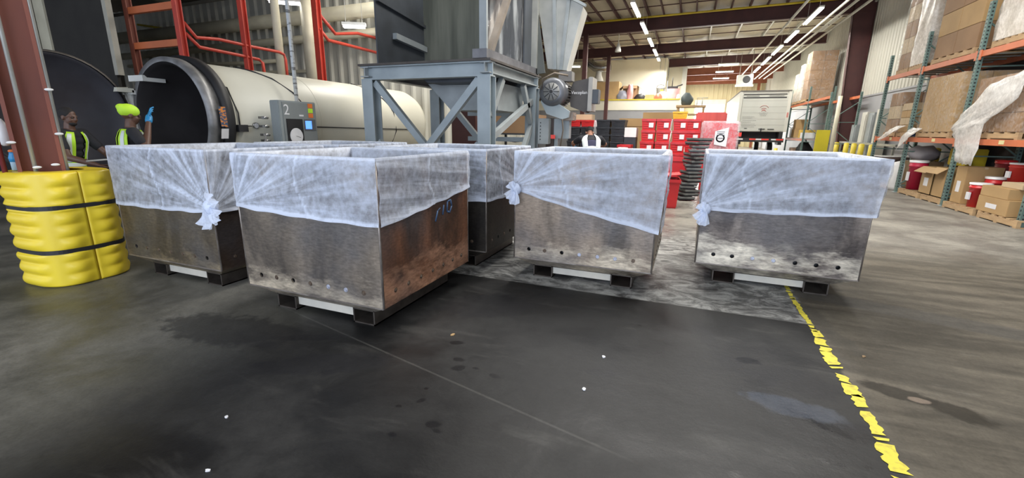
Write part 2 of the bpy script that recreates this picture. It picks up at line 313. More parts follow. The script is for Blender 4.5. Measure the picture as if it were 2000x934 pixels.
# ------------------------------------------------------------------ floor
XL, XR, Y0, Y1, ZR = -24.0, 7.1, -6.0, 58.0, 7.55
def floor_material():
    m = bpy.data.materials.new('worn_concrete_floor'); m.use_nodes = True; nt = m.node_tree; N = nt.nodes; L = nt.links
    b = N['Principled BSDF']; b.inputs['Specular IOR Level'].default_value = .26; tc = N.new('ShaderNodeTexCoord'); P = tc.outputs['Object']
    def noise(scale, detail=6, rough=.6, stretch=(1, 1, 1), dist=0.):
        mp = N.new('ShaderNodeMapping'); mp.inputs['Scale'].default_value = stretch; L.new(P, mp.inputs[0])
        n = N.new('ShaderNodeTexNoise'); n.inputs['Scale'].default_value = scale; n.inputs['Detail'].default_value = detail
        n.inputs['Roughness'].default_value = rough; n.inputs['Distortion'].default_value = dist; L.new(mp.outputs[0], n.inputs[0]); return n.outputs[0]
    def math_(op, a, c, clamp=False):
        n = N.new('ShaderNodeMath'); n.operation = op; n.use_clamp = clamp
        for i, v in enumerate((a, c)):
            if isinstance(v, (int, float)): n.inputs[i].default_value = v
            else: L.new(v, n.inputs[i])
        return n.outputs[0]
    def mr(v, a, c, d=0., e=1.):
        n = N.new('ShaderNodeMapRange'); n.interpolation_type = 'SMOOTHSTEP'
        for i, q in enumerate((a, c, d, e)): n.inputs[i+1].default_value = q
        L.new(v, n.inputs[0]); return n.outputs[0]
    def mix(f, a, c):
        n = N.new('ShaderNodeMix'); n.data_type = 'RGBA'
        if isinstance(f, float): n.inputs[0].default_value = f
        else: L.new(f, n.inputs[0])
        for i, v in ((6, a), (7, c)):
            if isinstance(v, tuple): n.inputs[i].default_value = (*v, 1)
            else: L.new(v, n.inputs[i])
        return n.outputs[2]
    sx = N.new('ShaderNodeSeparateXYZ'); L.new(P, sx.inputs[0]); X, Y = sx.outputs[0], sx.outputs[1]
    nb = noise(1.1, 7, .62, dist=.4); nf = noise(9, 6, .7); ng = noise(55, 3, .6); nst = noise(1.6, 6, .6, (.5, 2.2, 1), .5)
    jit = math_('MULTIPLY', math_('SUBTRACT', noise(6, 5), .5), .10)
    # dark traffic-worn slab
    dark = mix(mr(nb, .38, .66), (.009, .009, .0092), (.027, .0265, .0255))
    dark = mix(math_('MULTIPLY', mr(nst, .56, .74), .6), dark, (.060, .058, .053))
    # lighter olive concrete to the left
    olive = mix(mr(nb, .35, .65), (.090, .087, .074), (.175, .167, .143))
    c = mix(mr(math_('ADD', X, math_('MULTIPLY', nb, 1.6)), -1.7, -3.0), dark, olive)
    # tan concrete right of the yellow line
    tan = mix(mr(nst, .35, .68), (.062, .054, .041), (.130, .113, .087))
    tan = mix(math_('MULTIPLY', mr(noise(4, 6, .7, (.4, 1.5, 1)), .58, .75), .5), tan, (.17, .155, .13))
    c = mix(mr(math_('ADD', X, jit), 1.12, 1.16), c, tan)
    # dark saw-cut band crossing the tan slab
    bandd = mr(math_('ABSOLUTE', math_('SUBTRACT', math_('ADD', Y, math_('MULTIPLY', X, .28)), 5.42), 0.), .13, .20, 1., 0.)
    band = math_('MULTIPLY', bandd, mr(X, 1.12, 1.2)); c = mix(math_('MULTIPLY', band, .6), c, (.07, .066, .06))
    # pale slab beyond the saw cut, wet and stained
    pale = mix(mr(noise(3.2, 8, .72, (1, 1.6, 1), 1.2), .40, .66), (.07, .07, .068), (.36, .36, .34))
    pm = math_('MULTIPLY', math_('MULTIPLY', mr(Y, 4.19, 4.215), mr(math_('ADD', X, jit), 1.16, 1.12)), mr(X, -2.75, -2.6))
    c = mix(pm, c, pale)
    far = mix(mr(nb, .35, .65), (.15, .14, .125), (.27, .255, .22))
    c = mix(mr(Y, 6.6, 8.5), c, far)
    # hairline joints
    j1 = mr(math_('ABSOLUTE', math_('SUBTRACT', math_('ADD', Y, math_('MULTIPLY', X, .235)), 1.93), 0.), .004, .012, 1., 0.)
    j1 = math_('MULTIPLY', j1, mr(X, 0.0, -.4)); c = mix(math_('MULTIPLY', j1, .22), c, (.16, .155, .14))
    # stains, drips and puddles: (x, y, rx, ry, angle, colour, strength)
    st = [(-1.52, 2.72, .06, .03, .3, 0), (-1.38, 2.50, .05, .03, 0, 0), (-1.33, 2.40, .05, .035, .5, 0), (-1.06, 2.40, .04, .025, 0, 0), (-1.22, 2.44, .03, .02, 0, 0),
          (-1.17, 1.82, .045, .03, .3, 0), (-1.12, 1.78, .03, .02, 0, 0), (-1.36, 1.98, .035, .02, 1, 0), (-1.45, 1.88, .02, .014, 0, 0), (-1.40, 2.10, .015, .012, 0, 0), (-1.33, 1.66, .03, .02, 0, 0),
          (-.25, 3.6, .02, .014, 0, 0), (-.42, 2.72, .13, .05, .2, 1), (.36, 2.05, .04, .035, .4, 0), (.83, 2.33, .05, .02, 0, 0), (.72, 2.34, .03, .015, .6, 0), (.98, 2.36, .02, .015, 0, 0),
          (.27, 3.62, .06, .27, .25, 1), (.42, 3.22, .09, .14, .5, 1), (.80, 3.12, .32, .16, -.15, 1), (.55, 3.30, .10, .05, 0, 0), (.93, 2.66, .22, .09, -.3, 2), (1.02, 2.70, .12, .05, -.1, 1),
          (.74, 2.78, .26, .11, -.15, 3), (1.38, 3.22, .20, .085, -.30, 4), (1.65, 3.11, .17, .095, -.42, 4), (1.48, 3.17, .06, .03, 0, 5), (1.18, 4.45, .10, .40, .12, 6), (1.28, 3.92, .10, .22, .2, 6),
          (-1.75, 1.0, .10, .02, .2, 1), (-2.6, 2.35, .35, .05, .45, 1), (-1.1, 4.0, .22, .07, .2, 1), (-3.3, 2.2, .7, .25, .1, 1), (-1.6, 3.5, .5, .3, .6, 1), (-2.2, 2.1, .5, .15, .5, 1)]
    cols = [(.004, .004, .005), (.010, .010, .012), (.007, .007, .008), (.055, .064, .083), (.016, .012, .006), (.22, .17, .13), (.06, .055, .045)]
    nd = math_('MULTIPLY', math_('SUBTRACT', noise(7, 5, .65), .5), 1.5)
    wet = None
    for (x, y, rx, ry, a, k) in st:
        mp = N.new('ShaderNodeMapping'); mp.vector_type = 'TEXTURE'
        mp.inputs['Location'].default_value = (x, y, 0); mp.inputs['Rotation'].default_value = (0, 0, a); mp.inputs['Scale'].default_value = (rx, ry, 1)
        L.new(P, mp.inputs[0]); ln = N.new('ShaderNodeVectorMath'); ln.operation = 'LENGTH'; L.new(mp.outputs[0], ln.inputs[0])
        d = math_('ADD', ln.outputs['Value'], nd); f = mr(d, .75, 1.15, {0: .85, 1: .62, 2: .9, 3: .75, 4: .88, 5: .8, 6: .55}[k], 0.)
        c = mix(f, c, cols[k])
        if k in (0, 2, 3, 4): wet = f if wet is None else math_('MAXIMUM', wet, f)
    g = N.new('ShaderNodeMapRange'); g.inputs[1].default_value = .25; g.inputs[2].default_value = .8; g.inputs[3].default_value = .62; g.inputs[4].default_value = 1.4
    L.new(math_('ADD', math_('MULTIPLY', nf, .6), math_('MULTIPLY', ng, .4)), g.inputs[0])
    vm = N.new('ShaderNodeVectorMath'); vm.operation = 'SCALE'; L.new(c, vm.inputs[0]); L.new(g.outputs[0], vm.inputs[3]); L.new(vm.outputs[0], b.inputs['Base Color'])
    rg = math_('SUBTRACT', mr(nb, .3, .7, .36, .62), math_('MULTIPLY', wet, .16), True)
    rg = math_('SUBTRACT', rg, math_('MULTIPLY', mr(Y, 4.2, 9.), .16), True)
    rg = math_('ADD', rg, math_('MULTIPLY', mr(X, 1.1, 1.3), .22), True); L.new(rg, b.inputs['Roughness'])
    bp = N.new('ShaderNodeBump'); bp.inputs['Strength'].default_value = .25; bp.inputs['Distance'].default_value = .01; L.new(nf, bp.inputs['Height']); L.new(bp.outputs[0], b.inputs['Normal'])
    return m
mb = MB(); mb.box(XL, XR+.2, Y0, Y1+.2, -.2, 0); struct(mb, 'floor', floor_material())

# ------------------------------------------------------------------ walls and roof
def corr(p0, p1, z0, z1, pitch=.3, depth=.035, side=1, thick=.08):
    """ribbed sheet wall between two ground points, ribs to one side"""
    p0, p1 = Vector((*p0, 0)), Vector((*p1, 0)); d = p1-p0; ln = d.length; d.normalize(); nrm = Vector((-d.y, d.x, 0))*side
    prof = []; t = 0
    while t < ln:
        for a, o in ((0, 0), (.55, 0), (.68, 1), (.87, 1)):
            s_ = t+a*pitch
            if s_ <= ln: prof.append((s_, o*depth))
        t += pitch
    prof.append((ln, 0)); mb = MB()
    pts = [p0+d*s_+nrm*o for s_, o in prof]
    for a, b_ in zip(pts, pts[1:]): mb.quad((a.x, a.y, z0), (b_.x, b_.y, z0), (b_.x, b_.y, z1), (a.x, a.y, z1))
    q0, q1 = p0-nrm*thick, p1-nrm*thick
    mb.quad((q0.x, q0.y, z0), (q1.x, q1.y, z0), (q1.x, q1.y, z1), (q0.x, q0.y, z1))
    mb.quad((pts[0].x, pts[0].y, z0), (q0.x, q0.y, z0), (q0.x, q0.y, z1), (pts[0].x, pts[0].y, z1))
    mb.quad((pts[-1].x, pts[-1].y, z0), (q1.x, q1.y, z0), (q1.x, q1.y, z1), (pts[-1].x, pts[-1].y, z1))
    return mb
struct(corr((XR, Y1), (XR, Y0), 3.25, ZR+.3, side=-1), 'wall_right', wall_cream)
mb = MB(); mb.box(XR-.04, XR+.1, Y0, Y1, 0, 3.22); mb.box(XR-.07, XR-.03, Y0, Y1, 3.2, 3.27)
struct(mb, 'trim_1', wainscot)
struct(corr((-4.6, 13), (XL, 13), 0, 6.3, side=1, pitch=.42, depth=.08), 'wall_back_left', wall_gray)
mb = MB(); mb.box(XL, XL+.1, Y0, 40, 0, ZR+.4); struct(mb, 'wall_left', dark_roof)
# block wall above the mezzanine, its return, and the recessed wall right of it
mb = MB(); mb.box(XL, -2.35, 39.3, 39.6, 0, 7.3); mb.box(-2.55, -2.35, 39.5, 41.5, 0, 7.3); mb.box(-2.3, -1.15, 41.3, 41.5, 0, 7.4)
for z in (4.2, 5.0, 5.8, 6.6): mb.box(XL, -2.348, 39.29, 39.3, z, z+.015)
struct(mb, 'wall_mezzanine', wall_beige)
mb = MB(); mb.box(-1.2, -.85, 41.1, 41.6, 0, 7.4); mb.box(-1.2, -1.15, 41.5, Y1, 0, 7.4); struct(mb, 'trim_2', white_steel)
# end wall with dock door
mb = corr((XR, Y1), (3.2, Y1), 0, ZR+.3, side=1, pitch=.5)
m2 = corr((.1, Y1), (-1.2, Y1), 0, ZR+.3, side=1, pitch=.5); m3 = corr((3.2, Y1), (.1, Y1), 5.0, ZR+.3, side=1, pitch=.5)
for q in (m2, m3):
    me = bpy.data.meshes.new('t'); q.bm.to_mesh(me); mb.bm.from_mesh(me); bpy.data.meshes.remove(me)
struct(mb, 'wall_end', wall_yel)
mb = MB(); mb.box(.1, 3.2, Y1+.02, Y1+.1, 0, 5.0); o = struct(mb, 'door_1', screenwhite)
mb = MB(); mb.box(.0, .12, Y1-.1, Y1, 0, 5.1); mb.box(3.18, 3.3, Y1-.1, Y1, 0, 5.1); mb.box(0, 3.3, Y1-.14, Y1, 4.7, 5.25); mb.obj('door_frame', white_steel, o)
mb = MB(); mb.box(-1.2, XR, 57.3, 57.6, 6.9, 7.5); mb.box(-1.2, XR, 57.35, 57.6, 7.7, 7.9); struct(mb, 'trim_3', mat('rust_red_beam', (.32, .10, .05), .6))
# roof: insulation blankets sagging between purlins, rising slightly to the right
def rz(x): return 7.62 + .018*x
mb = MB(); ys = [-6, 3, 10, 17.8, 26, 33.6, 40.6, 47.2, 53, 58.2]; bays = list(zip(ys, ys[1:])); step = 1.55
x0s = [-13.5 + i*step for i in range(14)]
for (a, b_) in bays:
    for x0 in x0s:
        n = 8
        for i in range(n):
            u0, u1 = i/n, (i+1)/n; s0, s1 = .11*math.sin(PI*u0)**.8 if 0 < u0 < 1 else 0, .11*math.sin(PI*u1)**.8 if 0 < u1 < 1 else 0
            xa, xb = x0+u0*step, x0+u1*step
            f = mb.quad((xa, a, rz(xa)-s0), (xb, a, rz(xb)-s1), (xb, b_, rz(xb)-s1), (xa, b_, rz(xa)-s0)); f.smooth = True
mb.box(XL, XR+.3, Y0, Y1+.3, 7.9, 8.0)
mb.mi = 1; mb.quad((XL, Y0, 7.32), (-5.2, Y0, 7.36), (-5.2, 14, 7.36), (XL, 14, 7.32)); mb.quad((XL, 14, 7.4), (-13.5, 14, 7.4), (-13.5, 40, 7.4), (XL, 40, 7.4))
struct(mb, 'ceiling', [insul, dark_roof])
mb = MB()
for x0 in x0s[1:]:
    if x0 > -.4: mb.box(x0-.035, x0+.035, 26, Y1, rz(x0)-.2, rz(x0)-.02)
struct(mb, 'trim_4', white_steel)
mb = MB()
for (a, b_) in bays[2:]:
    for k in (1, 2, 3):
        y = a+(b_-a)*k/4; mb.beam((-12.5, y, rz(-12.5)-.16), (XR, y, rz(XR)-.16), .04, .04)
for x0 in x0s[1:]: mb.box(x0-.035, x0+.035, 17.8, 26 if x0 > -.4 else 41, rz(x0)-.2, rz(x0)-.02)
for x0 in x0s[4:12]: mb.box(x0+.7, x0+.76, 17.8, 26, rz(x0)-.22, rz(x0)-.05)
struct(mb, 'trim_5', maroon)
for i, y in enumerate(ys[3:9]):
    mb = MB(); xl = -12 if y < 35 else (-2.3 if y < 41 else -1.1)
    mb.ibeam((xl, y, rz(xl)-.52), (XR-.1, y, rz(XR)-.52), .28, .62, .03)
    o = mb.obj('roof_rafter', maroon if i < 4 else mat('rust_red_beam', (.32, .10, .05))); tag(o, ['dark maroon steel roof rafter nearest above the camera', 'first full maroon roof rafter with a yellow pipe on top', 'second maroon roof rafter, with bolt plates on its web', 'third maroon roof rafter, starting beside the block wall', 'fourth maroon roof rafter over the white trailer', 'farthest maroon roof rafter before the yellow end wall'][i], 'beam')
mb = MB(); mb.tube([(-9.0, 25.55, 7.20), (XR-.2, 25.55, 7.50)], .05); tag(mb.obj('gas_pipe', yellow2), 'yellow gas pipe running along the top of the first full rafter', 'pipe')
# pale bolt plates on rafters
# maroon frame column at the right wall
t = thing('building_column', 'maroon tapered steel column against the right wall between the racks', 'column', (6.7, 25.9, 0))
mb = MB()
mb.prism([(-.12, 0), (.36, 0), (.36, 7.3), (-.5, 7.3)], 'y', -.015, .015); mb.obj('web', maroon, t)
mb = MB(); mb.quad((-.12, -.14, 0), (-.12, .14, 0), (-.5, .14, 7.3), (-.5, -.14, 7.3)); mb.quad((-.10, -.14, 0), (-.10, .14, 0), (-.48, .14, 7.3), (-.48, -.14, 7.3)); mb.box(.34, .36, -.14, .14, 0, 7.3); mb.obj('flange', maroon, t)
for (x, y, lab) in ((-5.95, 25.9, 'maroon post rising beside the shredder motor'), (-5.95, 33.3, 'thin maroon post in front of the mezzanine ledge')):
    mb = MB(); mb.box(-.12, .12, -.12, .12, 0, 6.75); mb.box(-.2, .2, -.2, .2, 0, .02); o = mb.obj('steel_post', maroon); o.location = (x, y, 0); tag(o, lab, 'post')
mb = MB(); mb.ibeam((-.0, 55, 0), (0, 55, 7.3), .2, .5, .03); o = mb.obj('steel_post', mat('rust_red_beam', (.32, .10, .05))); o.location = (6.1, 0, 0); tag(o, 'rust-red column at the far end wall right of the trailer', 'post')

# tube light fixtures
def fixture(loc, length, label, group=None, rz_=0, zc=7.66):
    t = thing('strip_light', label, 'ceiling light', loc, rz_, group)
    mb = MB(); mb.box(-.09, .09, -length/2, length/2, 0, .07); mb.obj('housing', white_steel, t)
    mb = MB(); mb.cyl((-.05, -length/2+.03, -.03), (-.05, length/2-.03, -.03), .03, n=8); mb.cyl((.05, -length/2+.03, -.03), (.05, length/2-.03, -.03), .03, n=8); mb.obj('tube', tube_glow, t)
    mb = MB()
    for s_ in (-1, 1): mb.cyl((0, s_*length*.35, .07), (0, s_*length*.35, max(.3, zc-loc[2])), .006, n=6)
    mb.obj('hanger', white_steel, t)
    return t
ordl = ['nearest', 'second', 'third', 'fourth', 'farthest']
for i, (a, b_) in enumerate([(19.5, 22.3), (23.1, 26.0), (26.9, 29.8), (30.6, 33.4), (34.1, 35.8)]):
    fixture((-2.72, (a+b_)/2, 6.6), b_-a-.45, '%s lit tube light in the left ceiling row above the mezzanine' % ordl[i], 'left row of tube lights')
for i, (a, b_) in enumerate([(17.2, 20.6), (22.7, 26.1), (27.3, 30.7), (31.5, 35.2), (35.9, 40.0), (40.9, 44.6), (45.5, 49)]):
    fixture((4.42, (a+b_)/2, 6.6), b_-a-.35, 'lit tube light, %s one from the camera in the right ceiling row' % ['first', 'second', 'third', 'fourth', 'fifth', 'sixth', 'seventh'][i], 'right row of tube lights')
for i, y in enumerate((38.5, 43, 48)):
    fixture((2.05, y, 6.55), 1.4, '%s short lit lamp hung across the aisle above the trailer roof' % ['nearest', 'middle', 'farthest'][i], 'lamps over the trailer', PI/2)
fixture((-10.8, 10.1, 4.95), .9, 'lit tube light at the top edge above the white tank', None, PI/2+.6, 7.42)
fixture((-8.6, 10.2, 4.22), .6, 'lit tube light between the red pipes and the shredder hopper', None, PI/2+.5, 7.42)
fixture((-7.6, 29.0, 5.55), 1.3, 'lit tube light right below the galvanised hopper', None, PI/2+.3, 7.5)
for x, lab, z in ((5.65, 'long pale conduit nearest the right wall under the roof', 6.4), (4.88, 'pale conduit right beside the right row of tube lights', 6.4), (3.52, 'long pale conduit left of the right row of tube lights', 6.4), (5.25, 'second pale conduit from the right wall under the roof', 6.45)):
    mb = MB(); mb.tube([(x, 17.8, z), (x, 48, z)], .05); tag(mb.obj('conduit', mat('pale_conduit', (.68, .66, .56), .5)), lab, 'pipe')
t = thing('unit_heater', 'white boxy unit heater hanging from the roof above the trailer', 'heater', (3.4, 40, 5.15))
mb = MB(); mb.box(-.55, .55, -.3, .3, 0, .75, .02); mb.obj('casing', galv, t)
mb = MB(); mb.cyl((.1, -.31, .4), (.1, -.33, .4), .27, n=20); mb.obj('fan', black, t)
mb = MB(); mb.box(-.65, .6, -.4, -.3, -.12, .02); mb.obj('louvre', white_steel, t)
for x_ in (-.4, .4): mb = MB(); mb.cyl((x_, 0, .75), (x_, 0, 2.52), .02, n=6); mb.obj('hanger', galv, t)
mb = MB(); mb.lathe([(.012, 1.5), (.012, 1.0), (.03, .5), (.08, .4), (.17, .1), (.17, 0)], (-4.5, 28, 6.1), 16); tag(mb.obj('pendant_lamp', white_steel), 'small white bell lamp hanging between the first two rafters', 'ceiling light')
# duct over mezzanine
t = thing('air_duct', 'silver elbow air duct hanging above the cardboard carton on the mezzanine', 'duct', (-7.05, 36, 5.75))
mb = MB(); mb.tube([(-.9, 0, 1.3), (-.8, 0, .9), (-.4, 0, .62), (.1, 0, .55), (.8, 0, .6)], .33, 14); mb.cyl((-.9, 0, 1.25), (-.9, 0, 1.75), .33, n=14); mb.obj('duct_pipe', chrome, t)
mb = MB(); mb.lathe([(.2, .3), (.24, 0), (.42, -.45)], (-.1, 0, 0), 16, cap=False); mb.obj('outlet_hood', white_steel, t)

# ------------------------------------------------------------------ mezzanine
t = thing('mezzanine', 'beige and grey fronted mezzanine ledge loaded with cartons', 'mezzanine', (-5, 34.2, 0))
mb = MB(); mb.box(-12, -.98, 34.2, 39.2, 3.08, 3.77); mb.obj('fascia', wall_beige, t, world=True)
mb = MB(); mb.box(-12, -1.02, 34.25, 34.5, 0, 3.08); mb.obj('lower_wall', wainscot, t, world=True)
mb = MB(); mb.box(-12, -.98, 34.15, 34.25, 3.77, 3.85); mb.obj('ledge_trim', yellow2, t, world=True)
def carton(loc, size, m, label, rz_=0, group=None, flaps=False, label_patch=True, cat='cardboard box'):
    w, d, h = size; t = thing('cardboard_box', label, cat, loc, rz_, group)
    mb = MB(); mb.box(-w/2, w/2, -d/2, d/2, 0, h*(1 if not flaps else .995), .006) if not flaps else None
    if flaps:
        th = .012
        mb.box(-w/2, w/2, -d/2, -d/2+th, 0, h); mb.box(-w/2, w/2, d/2-th, d/2, 0, h); mb.box(-w/2, -w/2+th, -d/2, d/2, 0, h); mb.box(w/2-th, w/2, -d/2, d/2, 0, h); mb.box(-w/2, w/2, -d/2, d/2, 0, .02)
    mb.obj('carton', m, t)
    if flaps:
        for s_, ax in ((-1, 'x'), (1, 'x'), (-1, 'y'), (1, 'y')):
            fl = d*.42 if ax == 'y' else w*.4; mb = MB()
            if ax == 'x':
                a = s_*w/2; b_ = s_*(w/2+fl*.75); mb.quad((a, -d/2, h), (a, d/2, h), (b_, d/2, h-fl*.55), (b_, -d/2, h-fl*.55)); mb.quad((a, -d/2, h-.008), (a, d/2, h-.008), (b_, d/2, h-fl*.55-.008), (b_, -d/2, h-fl*.55-.008))
            else:
                a = s_*d/2; b_ = s_*(d/2+fl*.6); mb.quad((-w/2, a, h), (w/2, a, h), (w/2, b_, h-fl*.5), (-w/2, b_, h-fl*.5)); mb.quad((-w/2, a, h-.008), (w/2, a, h-.008), (w/2, b_, h-fl*.5-.008), (-w/2, b_, h-fl*.5-.008))
            mb.obj('flap', m, t)
    else:
        mb = MB(); mb.box(-.03, .03, -d/2-.001, d/2+.001, h-.05*h, h+.002); mb.obj('tape_strip', card3, t)
    if label_patch:
        mb = MB(); mb.box(-w*.2, w*.12, -d/2-.003, -d/2, h*.3, h*.6); mb.box(-w/2-.003, -w/2, -d*.15, d*.2, h*.3, h*.6); mb.obj('paper_label', paper, t)
    return t
ZM = 3.775
carton((-6.475, 35.34, ZM), (2.28, 1.368, 1.368), card2, 'very large tan carton on the mezzanine behind the thin maroon post', label_patch=False)
carton((-4.56, 35.568, ZM), (1.026, 1.026, 1.083), card, 'open brown carton on the mezzanine behind the pink bag', flaps=True, label_patch=False)
carton((-3.135, 35.34, ZM), (0.627, 0.57, 0.433), card2, 'small tan carton alone mid mezzanine beside a black bundle', label_patch=False)
def sack(loc, size, m, label, cat='bag', name='plastic_bag', seed=0):
    w, d, h = size; r_ = random.Random(seed); mb = MB(); n, k = 18, 9; rings = []
    for j in range(k+1):
        v = j/k; rr = math.sin(PI*(.14+.72*v))**.6*(1-.25*v**3)
        ring = []
        for i in range(n):
            a = 2*PI*i/n; q = 1+.10*math.sin(3*a+seed+v*5)+.07*math.sin(7*a+2*seed-v*6)
            ring.append(mb.bm.verts.new((w/2*rr*q*math.cos(a), d/2*rr*q*math.sin(a), h*v*(1+.05*math.sin(2*a+seed))*1.0)))
        rings.append(ring)
    for A, B in zip(rings, rings[1:]):
        for i in range(n): f = mb._f([A[i], A[(i+1) % n], B[(i+1) % n], B[i]]); f.smooth = True
    mb._f(rings[0][::-1]); mb._f(rings[-1])
    o = mb.obj(name, m); o.location = loc; return tag(o, label, cat)
sack((-5.073, 34.827, ZM), (0.855, 0.684, 0.707), mat('grey_bag', (.30, .31, .38), .4), 'grey plastic bag on the mezzanine beside the large carton', seed=1)
sack((-4.503, 34.77, ZM), (0.479, 0.513, 1.14), pink_pl, 'upright pink-red bag in front of the open brown carton', seed=2)
sack((-3.819, 34.998, ZM), (0.798, 0.57, 0.479), black, 'black bundle between the pink bag and the small carton', seed=3)
sack((-2.508, 34.827, ZM), (0.57, 0.57, 0.479), mat('orange_red_bag', (.62, .16, .10), .5), 'orange-red bag on the mezzanine next to the white bag', seed=4)
sack((-2.223, 35.226, ZM), (0.912, 0.684, 0.627), white_pl, 'white crumpled bag under the grey bucket on the mezzanine', seed=5)
t = thing('pail', 'grey pail with a yellow patch behind the white bag on the mezzanine', 'pail', (-2.45, 35.8, ZM))
mb = MB(); mb.lathe([(.25, 0), (.30, .9), (.30, .95), (.28, .95), (.22, .1)], n=20); mb.obj('tub', mat('grey_pail', (.22, .23, .22), .5), t)
mb = MB(); mb.tube([(-.3, 0, .9), (-.25, -.1, 1.1), (0, -.12, 1.18), (.25, -.1, 1.1), (.3, 0, .9)], .02); mb.obj('handle', black, t)
mb = MB(); mb.box(.0, .22, -.315, -.25, .45, .8); mb.obj('paper_label', yellow2, t)
t = thing('garbage_can', 'pink-red ribbed drum at the right end of the mezzanine with dark gear on top', 'drum', (-1.54, 35.2, ZM))
mb = MB(); mb.lathe([(.40, 0), (.44, .1), (.42, .2), (.46, .45), (.43, .5), (.47, .8), (.0, .8)], n=24); mb.obj('drum_body', mat('pinkish_drum', (.72, .36, .36), .5), t)
mb = MB(); mb.box(-.4, .3, -.15, .15, .8, .98, .02); mb.tube([(.1, 0, .95), (.45, 0, 1.05), (.6, 0, 1.1)], .04); mb.tube([(-.1, 0, .95), (-.1, 0, 1.6)], .03); mb.obj('gear', black, t)
sack((-1.14, 34.77, ZM), (0.285, 0.342, 0.399), white_pl, 'small white bag at the very right edge of the mezzanine', seed=9)
for (x, l) in ((-2.62, 'left'), (-2.3, 'right')):
    mb = MB(); mb.tube([(x*1.09, 39.22, 3.8), (x*1.09, 39.22, 7.2)], .03); tag(mb.obj('wall_conduit', white_steel), '%s thin conduit running down the beige mezzanine wall' % l, 'pipe')

# ------------------------------------------------------------------ steel bins with liners
BW, BD, BZ0, BT = 1.46, 1.42, .225, 1.365
HOLES = [-.56, -.38, -.19, 0, .19, .37, .55]
def plate(mb, M, width, holes, zc=.335, r=.021):
    """plate in local (u, z) with real round holes; M maps (u, 0, z) to bin space"""
    c = .05; us = [-width/2]
    for h in holes: us += [h-c, h+c]
    us.append(width/2)
    def Q(a, b_, z0, z1): mb.quad(*[M @ Vector(p) for p in ((a, 0, z0), (b_, 0, z0), (b_, 0, z1), (a, 0, z1))])
    for i in range(len(us)-1):
        a, b_ = us[i], us[i+1]; Q(a, b_, zc+c, BT); Q(a, b_, BZ0, zc-c)
        if i % 2 == 0: Q(a, b_, zc-c, zc+c)
        else:
            h = (a+b_)/2; n = 16
            sq = []; ci = []
            for k in range(n):
                t_ = 2*PI*(k+.5)/n; x, z = math.cos(t_), math.sin(t_); s_ = c/max(abs(x), abs(z))
                sq.append(M @ Vector((h+x*s_, 0, zc+z*s_))); ci.append(M @ Vector((h+x*r, 0, zc+z*r)))
            for k in range(n):
                j = (k+1) % n
                if abs(abs(math.cos(2*PI*(k+1)/n))-abs(math.sin(2*PI*(k+1)/n))) < 1e-6:
                    t_ = 2*PI*(k+1)/n; cr_ = M @ Vector((h+math.copysign(c, math.cos(t_)), 0, zc+math.copysign(c, math.sin(t_))))
                    mb.quad(ci[k], sq[k], cr_, sq[j], ci[j])
                else: mb.quad(ci[k], sq[k], sq[j], ci[j])
